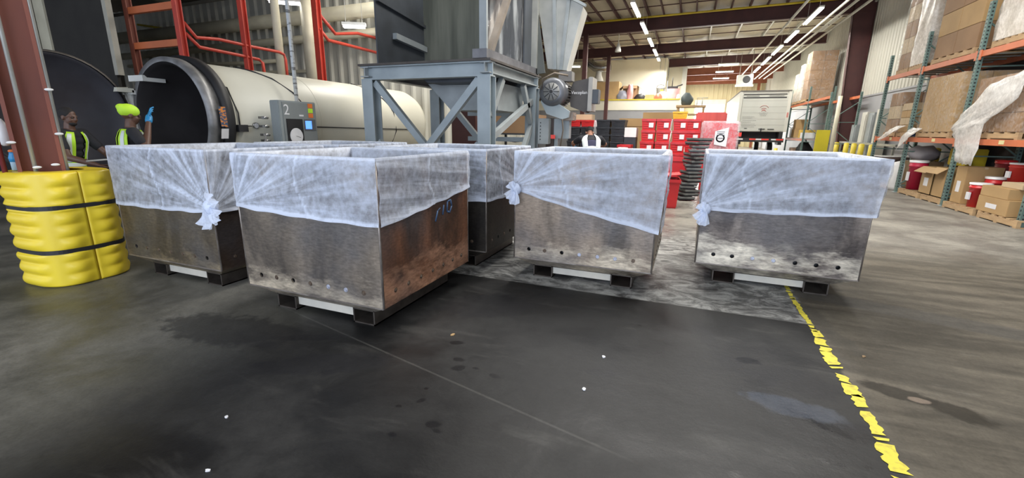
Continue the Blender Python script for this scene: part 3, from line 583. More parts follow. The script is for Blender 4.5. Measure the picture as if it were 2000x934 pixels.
def make_bin(name, label, loc, rz_, mf, ms, plug_front, plug_side, mark=False):
    t = thing(name, label, 'steel bin', loc, rz_, None)
    W2, D2 = BW/2, BD/2
    mb = MB(); fr = Matrix.Translation((0, -D2, 0)); plate(mb, fr, BW, HOLES)
    bk = Matrix.Translation((0, D2, 0)); plate(mb, bk, BW, HOLES)
    mb.mi = 1
    rs = Matrix.Translation((W2, 0, 0)) @ Matrix.Rotation(PI/2, 4, 'Z'); plate(mb, rs, BD, HOLES)
    ls = Matrix.Translation((-W2, 0, 0)) @ Matrix.Rotation(PI/2, 4, 'Z'); plate(mb, ls, BD, HOLES)
    bmesh.ops.remove_doubles(mb.bm, verts=mb.bm.verts[:], dist=.0004)
    o = mb.obj('body', [mf, ms], t); sd = o.modifiers.new('thickness', 'SOLIDIFY'); sd.thickness = .014; sd.offset = 0
    mb = MB(); i_ = .17; zb = .135
    A = [(-W2, -D2, BZ0), (W2, -D2, BZ0), (W2, D2, BZ0), (-W2, D2, BZ0)]; B = [(-W2+i_, -D2+i_*.6, zb), (W2-i_, -D2+i_*.6, zb), (W2-i_, D2-i_*.6, zb), (-W2+i_, D2-i_*.6, zb)]
    for k in range(4):
        j = (k+1) % 4; n = 10
        for q in range(n):
            a0, a1 = Vector(A[k]).lerp(Vector(A[j]), q/n), Vector(A[k]).lerp(Vector(A[j]), (q+1)/n); b0, b1 = Vector(B[k]).lerp(Vector(B[j]), q/n), Vector(B[k]).lerp(Vector(B[j]), (q+1)/n)
            mb.quad(a0, a1, b1, b0)
    mb.quad(*B); mb.quad(*[(x, y, z+.004) for x, y, z in A]); mb.obj('sloped_bottom', mf, t)
    for sx_ in (-1, 1):
        for sy in (-1, 1): mb = MB(); mb.cyl((sx_*W2, sy*D2, BZ0-.004), (sx_*W2, sy*D2, BT), .009, n=8); mb.obj('weld_bead', bead, t)
    mb = MB(); mb.beam((-W2, -D2-.004, BZ0), (W2, -D2-.004, BZ0), .012, .012); mb.obj('bottom_seam', bead, t)
    for s_ in (-1, 1):
        xo, xi = s_*(W2-.19), s_*(W2-.41); a, b_ = min(xo, xi), max(xo, xi); y0, y1, th = -D2+.11, D2-.11, .012
        mb = MB(); mb.box(a, b_, y0, y1, 0, th); mb.box(a, b_, y0, y1, zb-th, zb); mb.box(a, a+th, y0, y1, 0, zb); mb.box(b_-th, b_, y0, y1, 0, zb); mb.obj('fork_pocket', foot_m, t)
    mb = MB(); mb.box(-W2+.41, W2-.41, -D2+.14, -D2+.20, .045, .115); mb.obj('cross_bar', pale_bar, t)
    for i, h in enumerate(HOLES):
        if plug_front[i]:
            mb = MB(); mb.cyl((h, -D2+.006, .335), (h, -D2-.008, .335), .019, n=10); mb.cyl((h, -D2-.006, .335), (h, -D2-.014, .335), .012, n=6); mb.obj('bolt', bolt_b if plug_front[i] == 2 else bolt_m, t)
        if plug_side[i]:
            mb = MB(); mb.cyl((W2-.006, h, .335), (W2+.008, h, .335), .019, n=10); mb.cyl((W2+.006, h, .335), (W2+.014, h, .335), .012, n=6); mb.obj('bolt', bolt_m, t)
    for i, h in enumerate(HOLES):
        for pl_, ax in ((plug_front[i], 0), (plug_side[i], 1)):
            if not pl_:
                mb = MB(); a_, b_ = ((h, -D2+.0075, .335), (h, -D2+.06, .335)) if ax == 0 else ((W2-.0075, h, .335), (W2-.06, h, .335))
                mb.cyl(a_, b_, .023, n=14, caps=False); mb.cyl(b_, tuple(Vector(b_)+(Vector(b_)-Vector(a_))*.1), .023, n=14); mb.obj('hole_shade_cup', black, t)  # black cup added behind each open hole so it reads as dark
    if mark:
        mb = MB()
        for (u0, z0, u1, z1, r_) in ((.07, .78, .11, .87, .009), (.11, .87, .16, .89, .006), (.20, .82, .22, .91, .009), (.28, .84, .33, .82, .009), (.33, .82, .37, .88, .009), (.37, .88, .35, .94, .009), (.35, .94, .29, .93, .009), (.29, .93, .28, .84, .009)):
            mb.beam((W2+.009, u0, z0), (W2+.009, u1, z1), .003, r_*2.2, up=(1, 0, 0)) if False else mb.cyl((W2+.006, u0, z0), (W2+.006, u1, z1), r_, n=6)
        mb.obj('painted_mark', mat('blue_spray_paint', (.035, .085, .18), .6), t)['label'] = 'blue spray-painted number'
    return t
bead = mat('weld_bead', (.36, .32, .28), .4, .6, (.20, .17, .15), 12)
foot_m = mat('rusty_pocket_steel', (.10, .085, .07), .5, .5, (.055, .045, .038), 8)
pale_bar = mat('pale_cross_bar', (.62, .58, .49), .5, .1, (.5, .48, .42), 5)
bolt_m = mat('rusty_bolt', (.20, .15, .11), .45, .6, (.11, .08, .06), 20); bolt_b = mat('bright_bolt', (.60, .64, .76), .35, .5, (.42, .42, .48), 20)
sg1 = steel('plate_olive_grey', (.075, .060, .045), (.20, .155, .10), (.42, .33, .20), .42, 3)
sr1 = steel('plate_dark_brown', (.045, .030, .022), (.075, .050, .036), (.12, .09, .065), .35, 5)
sg2 = steel('plate_grey_brown', (.085, .072, .062), (.25, .205, .158), (.66, .56, .42), .52, 1.2)
sr2 = steel('plate_red_brown', (.065, .034, .022), (.26, .115, .062), (.50, .27, .17), .66, 2.4)
sg3 = steel('plate_black_brown', (.018, .015, .013), (.05, .042, .034), (.12, .10, .08), .35, 7)
sg4 = steel('plate_silver_brown', (.10, .080, .062), (.32, .255, .195), (.66, .56, .42), .56, 4.1)
sg5 = steel('plate_scraped_silver', (.075, .062, .056), (.28, .235, .20), (.78, .70, .56), .64, 6.3, streak=(1, 1, .8))
def corner(x0, y0): return (x0+BW/2, y0+BD/2, 0)
bins = [
 ('b1', (-5.58+BW/2, 2.75+BD/2), 0.0, sg1, sr1, (0, 1, 1, 1, 1, 1, 0), (1, 0, 0, 0, 1, 0, 0), 'olive-brown steel bin nearest the yellow column guard', (.78, .80, .80, .78), 'FR', False),
 ('b2', (-3.55+BW/2, 2.60+BD/2), 0.0, sg2, sr2, (0, 1, 0, 1, 2, 2, 1), (1, 1, 1, 1, 1, 1, 1), 'nearest and largest steel bin with a red-brown right side', (.93, .88, 1.02, .9), 'FL', True),
 ('b3', (-3.52+BW/2, 4.42+BD/2), 0.0, sg3, sg3, (0, 0, 0, 0, 1, 0, 1), (1, 0, 1, 0, 1, 0, 0), 'dark brown steel bin standing right behind the nearest bin', (.80, .81, .80, .8), 'BR', False),
 ('b4', (-.965, 4.38+BD/2), .0, sg4, sg4, (0, 1, 0, 2, 2, 2, 1), (1, 1, 1, 1, 1, 1, 1), 'silver-brown steel bin in the middle with a steeply slanting liner hem', (.975, .63, .62, .9), 'FL', False),
 ('b5', (.92, 4.98+BD/2), -.02, sg5, sg5, (0, 0, 2, 2, 0, 0, 0), (0, 0, 1, 0, 0, 1, 0), 'scraped bright steel bin farthest right on the yellow line', (.80, .85, .85, .8), 'FL', False),
 ('b6', (-5.55+BW/2, 4.42+BD/2), 0.0, sg1, sr1, (0,)*7, (0,)*7, 'steel bin in the back row behind the one nearest the yellow guard', (.8, .8, .8, .8), 'BR', False)]
def make_liner(loc, rz_, hem, kn, seed, label, knot, flare=0.):
    t = thing('plastic_liner', label, 'plastic liner', loc, rz_, 'white plastic liners over the bins')
    mb = MB(); uvl = mb.bm.loops.layers.uv.new('UVMap'); fa = mb.bm.verts.layers.float.new('layers')
    W2, D2 = BW/2+.012, BD/2+.012; C4 = dict(FL=(-W2, -D2), FR=(W2, -D2), BR=(W2, D2), BL=(-W2, D2)); order = ['FL', 'FR', 'BR', 'BL']; hz = dict(zip(order, hem))
    r_ = random.Random(seed); ph = [r_.uniform(0, 6) for _ in range(12)]
    def sm(x): return max(0., min(1., x))
    for i in range(4):
        a, b_ = order[i], order[(i+1) % 4]; pa, pb = Vector((*C4[a], 0)), Vector((*C4[b_], 0)); d = (pb-pa); ln = d.length; d.normalize(); nr = Vector((d.y, -d.x, 0))
        nu, nv = 72, 26; grid = []
        kd = None
        if kn == a: kd = 0.
        elif kn == b_: kd = ln
        for q in range(nu+1):
            u = ln*q/nu; f = q/nu; h = hz[a]*(1-f)+hz[b_]*f
            h += .012*math.sin(f*PI)*(-1) + .004*math.sin(u*17+ph[0])
            row = []
            for k in range(nv+1):
                v = k/nv; z = h+(BT+.018-h)*v
                if kd is not None:
                    uu = abs(u-kd); zk = hz[kn]+.02; ang = math.atan2(z-zk, uu+.02); dist = math.hypot(z-zk, uu)
                    amp = min(1., dist/.25)*max(.25, 1-dist/1.7)
                    off = .012*amp*(.5+.5*math.sin(ang*17+ph[1]))**2+.007*amp*(.5+.5*math.sin(ang*39+ph[2]+u*2))+.004*math.sin(ang*71+ph[3])*amp
                    lay = .22*sm(1-dist/.45) - .05 + .45*(.5+.5*math.sin(ang*13+ph[4]))**6*sm(1.1-dist*.75) + .25*(.5+.5*math.sin(ang*29+ph[7]))**8*sm(1.2-dist)
                    uv = (ang, dist*1.3)
                else:
                    off = .005*(1+math.sin(z*34+u*3+ph[5]))+.004*(1+math.sin(u*21+z*9+ph[6])); lay = 0.
                    uv = (z*1.4+u*.15, u)
                # hem band, folded strips and two vertical pleats are doubled film
                if v < .05: lay += .5; off += .004
                if (1-v)*(BT-h) < .05: lay += .12
                pl = (ph[8] % 1)*.35*ln+.22*ln
                if abs(u-pl-.05*math.sin(z*9)) < .011: lay += .30; off += .008
                if .07 < v < .12 and kd is None: lay += .22
                p = pa+d*u+nr*(off*(1-.9*max(0, v-.9)*10)+.002)
                if flare:
                    k_ = f if i == 0 else (1-f if i == 1 else 0); p.x += flare*(.35+.65*v)*max(0, k_*2-1 if i == 0 else k_)**(2 if i == 0 else .5)
                vv = mb.bm.verts.new((p.x, p.y, z)); vv[fa] = lay; row.append((vv, uv))
            # over the rim and down inside
            for zz, ins, ly in ((BT+.024, .006, .15), (BT+.014, .03, .1), (BT-.12, .045, 0.), (BT-.34, .05, 0.)):
                p = pa+d*min(max(u, ins+.0), ln-ins)-nr*ins; vv = mb.bm.verts.new((p.x, p.y, zz+.004*math.sin(u*9+ph[9])*(zz < BT))); vv[fa] = ly+.1; row.append((vv, (u*.25+zz*.3, zz)))
            grid.append(row)
        for q in range(nu):
            for k in range(len(grid[0])-1):
                c4 = [grid[q][k], grid[q+1][k], grid[q+1][k+1], grid[q][k+1]]
                f = mb._f([x[0] for x in c4])
                if f:
                    f.smooth = True
                    for lp, x in zip(f.loops, c4): lp[uvl].uv = x[1]
    o = mb.obj('film', FILM, t)
    if knot:
        kx, ky = C4[kn]; kz = hz[kn]+.02; sx_, sy_ = math.copysign(1, kx), math.copysign(1, ky)
        cxk = kx+(.085 if knot == 'R' else .045); cyk = ky-.06; kz += .05 if knot == 'R' else .0; ks = 1.45 if knot == 'R' else 1.1
        mb = MB(); fa = mb.bm.verts.layers.float.new('layers')
        n = 20; rings = []
        for j in range(10):
            v = j/9; R = .046*ks*math.sin(PI*(.1+.8*v))**.7; ring = []
            for i in range(n):
                a = 2*PI*i/n+v*1.6; q = 1+.22*math.sin(4*a+v*4)+.12*math.sin(9*a)
                vv = mb.bm.verts.new((cxk+R*q*math.cos(a), cyk+R*q*.8*math.sin(a), kz+ks*(-.055+.11*v))); vv[fa] = .5; ring.append(vv)
            rings.append(ring)
        for A, B in zip(rings, rings[1:]):
            for i in range(n): mb._f([A[i], A[(i+1) % n], B[(i+1) % n], B[i]]).smooth = True
        mb._f(rings[0][::-1]); mb._f(rings[-1])
        kob = mb.obj('knot', FILM, t)
        for (dx, dz, wd, s0) in (((.10, -.07, .05, 0), (-.05, -.13, .06, 2), (.085, .075, .055, 4)) if knot == 'R' else ((-.06, -.10, .05, 0), (-.005, -.15, .045, 2), (-.05, .06, .04, 5))):
            mb = MB(); fa = mb.bm.verts.layers.float.new('layers'); rows = []
            for j in range(9):
                v = j/8*ks; w_ = .016+wd*v**.8; row = []
                for i in range(9):
                    s_ = i/8*2-1; tang = Vector((dx, 0, dz)).normalized(); perp = Vector((-tang.z, 0, tang.x))
                    p = Vector((cxk, cyk-.02, kz))+Vector((dx, -.02, dz))*v*(1-.15*s_*s_)+perp*s_*w_+Vector((0, -.018*math.sin(s_*7+s0+v*3)*(.3+v)-.008, 0))
                    vv = mb.bm.verts.new(p); vv[fa] = .38; row.append(vv)
                rows.append(row)
            for A, B in zip(rows, rows[1:]):
                for i in range(8): mb._f([A[i], A[i+1], B[i+1], B[i]]).smooth = True
            mb.obj('knot_tail', FILM, t)
    return t
LL = {'b1': 'white film liner on the bin nearest the yellow guard, big knot at its right corner', 'b2': 'white film liner over the nearest bin, hem dropping to its right corner', 'b3': 'white film liner on the dark bin behind the nearest bin',
      'b4': 'white film liner on the middle bin, gathered at its left corner with a steep hem', 'b5': 'white film liner on the bin farthest right, knotted at its left corner', 'b6': 'white film liner on the bin in the back row behind the yellow-guard bin'}
for i, (k, (x, y), a, mf, ms, pf, ps, lab, hem, kn, mk) in enumerate(bins):
    make_bin('steel_bin', lab, (x, y, 0), a, mf, ms, pf, ps, mk)
    make_liner((x, y, 0), a, hem, kn, 11+i*3, LL[k], {'b1': 'R', 'b4': 'L', 'b5': 'L'}.get(k), {'b4': .07, 'b5': .06}.get(k, 0.))

# ------------------------------------------------------------------ painted line and litter
mb = MB(); r_ = random.Random(4); y = 1.2
while y < 6.3:
    L_ = r_.uniform(.10, .30); wdt = r_.uniform(.036, .052) if y < 4.0 else .026; cx_ = 1.12+.008*math.sin(y*5)+(-.01 if y > 4 else 0)
    k = max(3, int(L_/.025)); sh_ = r_.uniform(-.03, .03)
    lft = [(cx_-wdt*r_.uniform(.55, 1.1), y+L_*i/k) for i in range(k+1)]; rgt = [(cx_+wdt*r_.uniform(.5, 1.05), y+L_*i/k+sh_) for i in range(k+1)]
    for i in range(k):
        if r_.random() < .93: mb.quad((*lft[i], .003), (*rgt[i], .003), (*rgt[i+1], .003), (*lft[i+1], .003))
    y += L_+(r_.uniform(-.01, .045) if y < 3.9 else -.01)
tag(mb.obj('floor_line', mat('chipped_yellow_line', (.72, .62, .05), .6, 0, (.48, .40, .05), 25, lo=.3, hi=.5)), 'chipped yellow painted line running along the floor to the right bin', 'floor marking')
def chip(x, y, r, m, lab):
    mb = MB(); rr = random.Random(int(x*100)); pts = [(r*rr.uniform(.6, 1.1)*math.cos(a), r*.6*rr.uniform(.6, 1.1)*math.sin(a)) for a in [2*PI*i/9 for i in range(9)]]
    mb.prism(pts, 'z', 0, .006); o = mb.obj('paper_scrap', m); o.location = (x, y, .001); o.rotation_euler = (0, 0, x*3); tag(o, lab, 'litter')
chip(-1.61, 2.82, .024, card2, 'tan scrap on the dark floor right of the nearest bin')
chip(-.43, 2.94, .022, paper, 'white oval scrap on the floor in front of the middle bin')
chip(-.47, 2.48, .022, paper, 'white scrap nearer the camera below the oval one')
chip(-1.98, 1.11, .016, paper, 'white scrap at the bottom edge of the floor')
chip(-2.28, 1.42, .015, paper, 'faint white speck on the floor left of the dark drips')
chip(.52, 1.86, .018, paper, 'white speck near the yellow line at the bottom right')
chip(.62, 1.80, .015, card3, 'small pale speck closest to the yellow line')
chip(1.35, 3.70, .022, card_in, 'brown lump on the tan floor beside the yellow line')

# ------------------------------------------------------------------ yellow column guard, column
GX, GY = -6.02, 2.49
t = thing('column_guard', 'yellow ribbed plastic guard strapped around the red-brown column', 'column guard', (GX, GY, 0), .0)
def se(a, r=.385, p=3.2):
    c, s_ = abs(math.cos(a)), abs(math.sin(a)); return r/((c**p+s_**p)**(1/p))
VIEW = math.atan2(-GY, -GX)     # direction towards the camera
base_rot = VIEW+.42
for half in (0, 1):
    mb = MB(); n, k = 48, 96; gr = []
    for j in range(k+1):
        z = 1.14*j/k; row = []
        for i in range(n+1):
            a = PI*half+.012+(PI-.024)*i/n; r = se(a)
            fc = max(abs(math.cos(a)), abs(math.sin(a))); am = max(0, min(1, (fc-.80)/.12))*min(1, abs(math.sin(a))/.30)**2
            if j not in (0, k):
                ribs = .034*am*abs(math.sin(z*PI/.125))**.8
                strap = math.exp(-((z-.36)/.022)**4)+math.exp(-((z-.80)/.022)**4)
                r = r-.024+ribs; r = r*(1-min(1, strap))+(se(a)-.026)*min(1, strap)
            else: r = r-.045
            row.append(mb.bm.verts.new((r*math.cos(a+base_rot), r*math.sin(a+base_rot), z)))
        gr.append(row)
    for A, B in zip(gr, gr[1:]):
        for i in range(n): mb._f([A[i], A[i+1], B[i+1], B[i]]).smooth = True
    for row, up in ((gr[-1], 1), (gr[0], 0)):
        inner = [mb.bm.verts.new((v.co.x*.55, v.co.y*.55, v.co.z)) for v in row]
        for i in range(n): mb._f([row[i], row[i+1], inner[i+1], inner[i]])
    for e_ in (0, n):
        inr = [mb.bm.verts.new((r_[e_].co.x*.55, r_[e_].co.y*.55, r_[e_].co.z)) for r_ in gr]
        for j in range(k): mb._f([gr[j][e_], gr[j+1][e_], inr[j+1], inr[j]])
    mb.obj('guard_half', yellow, t)
for zc in (.36, .80):
    mb = MB(); n = 80; R = []
    for i in range(n):
        a = 2*PI*i/n; r = se(a)-.019; R.append([mb.bm.verts.new(((r+o_)*math.cos(a+base_rot), (r+o_)*math.sin(a+base_rot), zc+dz)) for o_, dz in ((0, -.021), (.004, -.021), (.004, .021), (0, .021))])
    for i in range(n):
        A, B = R[i], R[(i+1) % n]
        for q in range(4): mb._f([A[q], B[q], B[(q+1) % 4], A[(q+1) % 4]])
    mb.obj('strap', black, t)
mb = MB(); a = VIEW-.42; d_ = Vector((math.cos(a), math.sin(a), 0)); pt = d_*.375; sd_ = Vector((-d_.y, d_.x, 0))
mb.quad(pt-sd_*.07+Vector((0, 0, .56)), pt+sd_*.05+Vector((0, 0, .56)), pt+sd_*.05+Vector((0, 0, .70)), pt-sd_*.07+Vector((0, 0, .70)))
mb.obj('warning_label', mat('black_yellow_label', (.75, .6, .05), .5, 0, (.02, .02, .02), 22, (1, 1, 3), lo=.47, hi=.5), t)
t = thing('building_column', 'red-brown steel column rising out of the yellow guard', 'column', (GX-.03, GY-.09, 0))
mb = MB()
cr_ = Matrix.Rotation(VIEW+PI/2, 4, 'Z')
mb.box(-.15, .15, -.014, .014, 0, 7.4); mb.box(-.165, -.135, -.12, .12, 0, 7.4); mb.box(.135, .165, -.12, .12, 0, 7.4); mb.xf(cr_); mb.obj('shaft', redbrown, t)
for (x, y, r_, m, nm) in ((.045, .10, .018, galv, 'conduit'), (-.175, .10, .018, galv, 'conduit'), (.25, .04, .020, mat('dark_red_pipe', (.20, .03, .035), .5), 'riser_pipe')):
    mb = MB(); mb.cyl((x, y, .02), (x, y, 7.3), r_, n=10); mb.xf(Matrix.Rotation(VIEW-PI/2, 4, 'Z')); mb.obj(nm, m, t)
for (x, z) in ((-.175, 1.92), (-.175, 1.50), (.23, 1.9), (.23, 2.35), (.16, 1.42), (.03, 1.18), (-.10, 1.20)):
    mb = MB(); mb.ball((0, 0, 0), (.035, .014, .014), 10); mb.xf(Matrix.Rotation(VIEW-PI/2, 4, 'Z') @ Matrix.Translation((x, .13, z))); mb.obj('cable_tie', white_pl, t)
mb = MB()
for i in range(6): mb.tube([(.25, .05, 1.55+.12*i), (.25, .05, 1.67+.12*i)], .024+.005*(i % 2))
mb.xf(Matrix.Rotation(VIEW-PI/2, 4, 'Z')); mb.obj('tape_wrap', white_pl, t)
# spray bottle and paper sheet at the guard
t = thing('spray_bottle', 'blue-topped bottle with an orange ring standing on the yellow guard', 'bottle', (GX-.20, GY-.21, 1.145))
mb = MB(); mb.lathe([(.035, 0), (.036, .10), (.02, .14)], n=16); mb.obj('bottle_body', mat('pale_blue_liquid', (.45, .62, .75), .2), t)
mb = MB(); mb.lathe([(.037, .08), (.04, .12), (.028, .16), (.028, .175)], n=16); mb.obj('cap', blue_pl, t)
mb = MB(); mb.lathe([(.029, .176), (.031, .19), (.02, .20)], n=16); mb.obj('ring', orange_pl, t)
t = thing('hanging_bag', 'pale plastic bag tied to the left side of the red-brown column', 'bag', (GX-.26, GY-.22, 1.38))
mb = MB(); mb.lathe([(.02, 0), (.055, .03), (.06, .14), (.045, .2), (.012, .26)], n=14); mb.obj('bag', white_pl, t)
mb = MB(); mb.ball((-.03, -.03, .03), (.04, .03, .022), 10); mb.obj('orange_tag', orange_pl, t)

# ------------------------------------------------------------------ autoclave tank
TX, TZ, TY0, TY1, TR = -8.42, 1.72, 5.15, 11.6, .97
t = thing('autoclave', 'long cream horizontal autoclave tank with its round dark door swung open', 'autoclave', (TX, TY0, 0))
def TT(mb, nm, m, par=None): return mb.obj(nm, m, par or t, world=True)
mb = MB(); mb.lathe([(TR-.03, TY0+.35), (TR, TY0+.38), (TR, TY1), (TR*.93, TY1+.22), (TR*.7, TY1+.42), (TR*.35, TY1+.52), (.02, TY1+.54)], (TX, 0, TZ), 64, 'y', cap=False)
for yy in (7.6, 9.6): mb.lathe([(TR, yy-.01), (TR+.006, yy-.005), (TR+.006, yy+.005), (TR, yy+.01)], (TX, 0, TZ), 64, 'y', cap=False)
TT(mb, 'shell', cream)
mb = MB(); mb.lathe([(TR-.05, TY0), (TR+.03, TY0), (TR+.03, TY0+.16), (TR-.01, TY0+.18), (TR-.01, TY0+.26)], (TX, 0, TZ), 64, 'y', cap=False); TT(mb, 'door_ring', mat('worn_steel_ring', (.36, .36, .37), .45, .4, (.15, .15, .15), 3))
mb = MB(); mb.lathe([(TR, TY0+.24), (TR+.085, TY0+.25), (TR+.085, TY0+.40), (TR, TY0+.42)], (TX, 0, TZ), 64, 'y', cap=False); TT(mb, 'locking_flange', black)
mb = MB(); mb.lathe([(TR-.05, TY0), (TR-.09, TY0+.05), (TR-.10, TY1-.2), (.02, TY1-.1)], (TX, 0, TZ), 48, 'y', cap=False); TT(mb, 'inner_chamber', black_inside)
mb = MB()
for yy in (6.4, 8.6, 10.8): mb.box(TX-.6, TX+.6, yy-.12, yy+.12, 0, TZ-.75)
TT(mb, 'saddle', blue_grey2)
# seam strip with black cable along the side
mb = MB(); mb.tube([(TX+TR+.01, 7.3, 1.60), (TX+TR+.01, 9.0, 1.585), (TX+TR+.01, 11.2, 1.56)], .012); TT(mb, 'side_cable', black)
def onshell(y, a, r=.012): return (TX+(TR+r)*math.cos(a), y, TZ+(TR+r)*math.sin(a))
mb = MB(); mb.tube([onshell(6.4, 1.45), onshell(6.55, 1.2), onshell(6.8, .95), onshell(7.05, .6), onshell(7.25, .25), onshell(7.38, -.1), onshell(7.42, -.5)], .014); TT(mb, 'looped_hose', black)
mb = MB(); mb.tube([onshell(9.5, 1.4), onshell(9.7, 1.1), onshell(10.0, .7), onshell(10.2, .3), onshell(10.25, -.2), onshell(10.2, -.6)], .012); TT(mb, 'looped_hose', black)
mb = MB(); mb.cyl(onshell(5.98, -.11, 0), onshell(5.98, -.11, .04), .055, n=20); TT(mb, 'pressure_gauge', chrome)
mb = MB(); mb.cyl(onshell(5.98, -.11, .04), onshell(5.98, -.11, .045), .045, n=20); TT(mb, 'gauge_dial', paper, None)
mb = MB(); mb.cyl(onshell(6.2, -.12, 0), onshell(6.2, -.12, .04), .025, n=12); mb.cyl(onshell(5.78, -.12, 0), onshell(5.78, -.12, .03), .02, n=12); TT(mb, 'valve_port', chrome)
mb = MB(); mb.cyl(onshell(10.95, -.15, 0), onshell(10.95, -.15, .06), .07, n=16); TT(mb, 'valve_port', black)
mb = MB(); mb.tube([onshell(5.42, .62, .03), onshell(5.62, .55, .03), onshell(5.66, .1, .03), onshell(5.66, -.1, .03)], .012); mb.box(TX+TR-.02, TX+TR+.10, 5.58, 5.76, 1.50, 1.62); mb.tube([(TX+TR+.05, 5.72, 1.6), (TX+TR+.08, 5.85, 1.6)], .01); TT(mb, 'lock_lever', black)
mb = MB(); mb.quad(*[onshell(5.36+dy, a, .09) for dy, a in ((-.08, -.32), (.05, -.32), (.05, -.16), (-.08, -.16))]); TT(mb, 'warning_plate', paper)
mb = MB(); mb.quad(*[onshell(5.36+dy, a, .09) for dy, a in ((-.08, -.13), (.04, -.13), (.04, .18), (-.08, .18))]); TT(mb, 'caution_label', mat('orange_blue_label', (.60, .22, .05), .5, 0, (.05, .08, .14), 18, (.3, 1, 2), lo=.48, hi=.52))
# ring hardware
mb = MB(); mb.box(TX-.95, TX-.55, TY0-.02, TY0+.35, TZ+.62, TZ+.72); mb.box(TX-1.22, TX-.85, TY0-.05, TY0+.2, TZ+.40, TZ+.47); mb.cyl((TX-1.03, TY0, .2), (TX-1.03, TY0, TZ+.45), .07, n=12); mb.cyl((TX-.98, TY0+.25, .2), (TX-.98, TY0+.25, TZ+.5), .06, n=12); TT(mb, 'hinge_post', white_steel)
# door disc, swung open towards the camera about its left edge
dc = (TX-1.05, 4.08); mb = MB(); prof = [(.02, -.20), (.4, -.17), (.7, -.09), (.9, .02), (.93, .04), (.97, .04), (.97, .12), (.93, .13), (.9, .09), (.7, -.02), (.4, -.09), (.02, -.12)]
mb.lathe(prof, (dc[0], dc[1], TZ), 56, 'x', cap=False); TT(mb, 'door', door_dark)
mb = MB(); mb.lathe([(.955, .02), (.985, .03), (.985, .14), (.955, .15)], (dc[0], dc[1], TZ), 56, 'x', cap=False); TT(mb, 'door_rim', mat('worn_rim', (.10, .09, .08), .5, .3, (.05, .045, .04), 5))
mb = MB(); mb.box(TX-1.25, TX-.85, TY0-.28, TY0-.02, TZ+.43, TZ+.50); mb.beam((TX-1.1, TY0, TZ+.5), (TX-1.05, TY0-.22, TZ+.48), .08, .06); TT(mb, 'door_arm', cream)
# control cabinet
t = thing('control_cabinet', 'grey control cabinet with a round chart recorder in front of the tank', 'control cabinet', (-7.1, 6.45, 0))
mb = MB(); mb.box(-.02, .20, -.40, .46, .35, 2.06, .012); mb.obj('enclosure', mat('cabinet_grey', (.30, .335, .34), .5, .1, (.26, .29, .295), 2), t)
for y_ in (-.36, .38): mb = MB(); mb.box(0, .18, y_-.03, y_+.03, 0, .35); mb.obj('leg', blue_grey2, t)
mb = MB(); mb.box(.2, .212, -.33, .44, .45, 2.03, .004); do = mb.obj('door', mat('cabinet_door_grey', (.25, .275, .275), .5, .1, (.22, .24, .24), 2), t)
mb = MB(); mb.box(.212, .225, -.28, .09, 1.06, 1.74, .004); rc = mb.obj('chart_recorder', black, t)
mb = MB(); mb.cyl((.225, -.09, 1.43), (.232, -.09, 1.43), .145, n=32); mb.obj('chart_disc', paper, rc); mb = MB(); mb.beam((.234, -.10, 1.43), (.234, -.0, 1.40), .004, .006); mb.obj('pointer', black, rc)
mb = MB(); mb.box(.212, .222, .13, .40, 1.53, 1.74); sc_ = mb.obj('display_bezel', mat('dark_bezel', (.12, .13, .14), .5), t); mb = MB(); mb.box(.222, .226, .15, .30, 1.56, 1.71); mb.obj('screen', blue_screen, sc_)
for z, m in ((1.99, orange_pl), (1.90, hivis), (1.81, orange_pl)):
    mb = MB(); mb.box(.212, .218, .25, .36, z-.04, z+.04); mb.obj('sticker', m, t)
mb = MB(); mb.cyl((.21, .20, 1.27), (.24, .20, 1.27), .018, n=12); mb.obj('red_button', taillight, t); mb = MB(); mb.box(.21, .23, .14, .24, 1.16, 1.22); mb.obj('handle', chrome, t)
mb = MB(); mb.box(.212, .216, .03, .13, 1.79, 1.82); mb.obj('name_plate', paper, t)
text('2', .26, paper, t, (.216, -.25, 1.89), (PI/2, 0, PI/2), 'numeral')
mb = MB()
for z in (1.75, 1.6, 1.45, 1.35): mb.cyl((-.05, -.44, z), (-.05, -.56, z), .025, n=10); mb.box(-.09, -.01, -.6, -.54, z-.02, z+.02)
mb.obj('side_valves', chrome, t)
mb = MB(); mb.tube([(0, -.55, 1.45), (.02, -.62, 1.3), (.02, -.58, 1.1), (.0, -.5, .95), (0, -.44, .9)], .012); mb.obj('tubing', mat('dark_tubing', (.2, .2, .2), .5), t)
mb = MB(); mb.box(-.03, .03, -.02, .02, 2.06, 6.2); o = mb.obj('strut_channel', mat('slotted_strut', (.55, .57, .58), .4, .4, (.18, .18, .18), 14, (.2, .2, 1), lo=.40, hi=.46)); o.location = (-7.2, 6.75, 0); tag(o, 'tall slotted steel strut rising from the control cabinet', 'strut')

# ------------------------------------------------------------------ tank bay pipework and frames
def pipe(name, pts, r, m, lab, cat='pipe', n=10):
    mb = MB(); mb.tube(pts, r, n); return tag(mb.obj(name, m), lab, cat)
PX = -9.75
def post(y, w, m, lab, z0=0., x=PX, z1=7.3, d=None):
    mb = MB(); mb.ibeam((0, 0, z0), (0, 0, z1), w, d or w, .02); o = mb.obj('steel_post', m); o.location = (x, y, 0); return tag(o, lab, 'post')
post(6.42, .12, red, 'bright red post behind the tank mouth, leftmost of the red posts')
post(7.86, .13, red, 'bright red post behind the middle of the tank')
post(10.1, .17, red, 'bright red post beside the slotted strut')
post(6.42, .12, redbrown, 'brown-red post left of the tank mouth joined by orange rails', x=-11.3)
for z, m in ((3.85, orange), (3.16, orange)):
    mb = MB(); mb.box(-11.25, PX-.05, 6.38, 6.46, z, z+.13); tag(mb.obj('cross_rail', m), '%s orange-red rail between the two posts by the tank mouth' % ('upper' if z > 3.5 else 'lower'), 'rail')
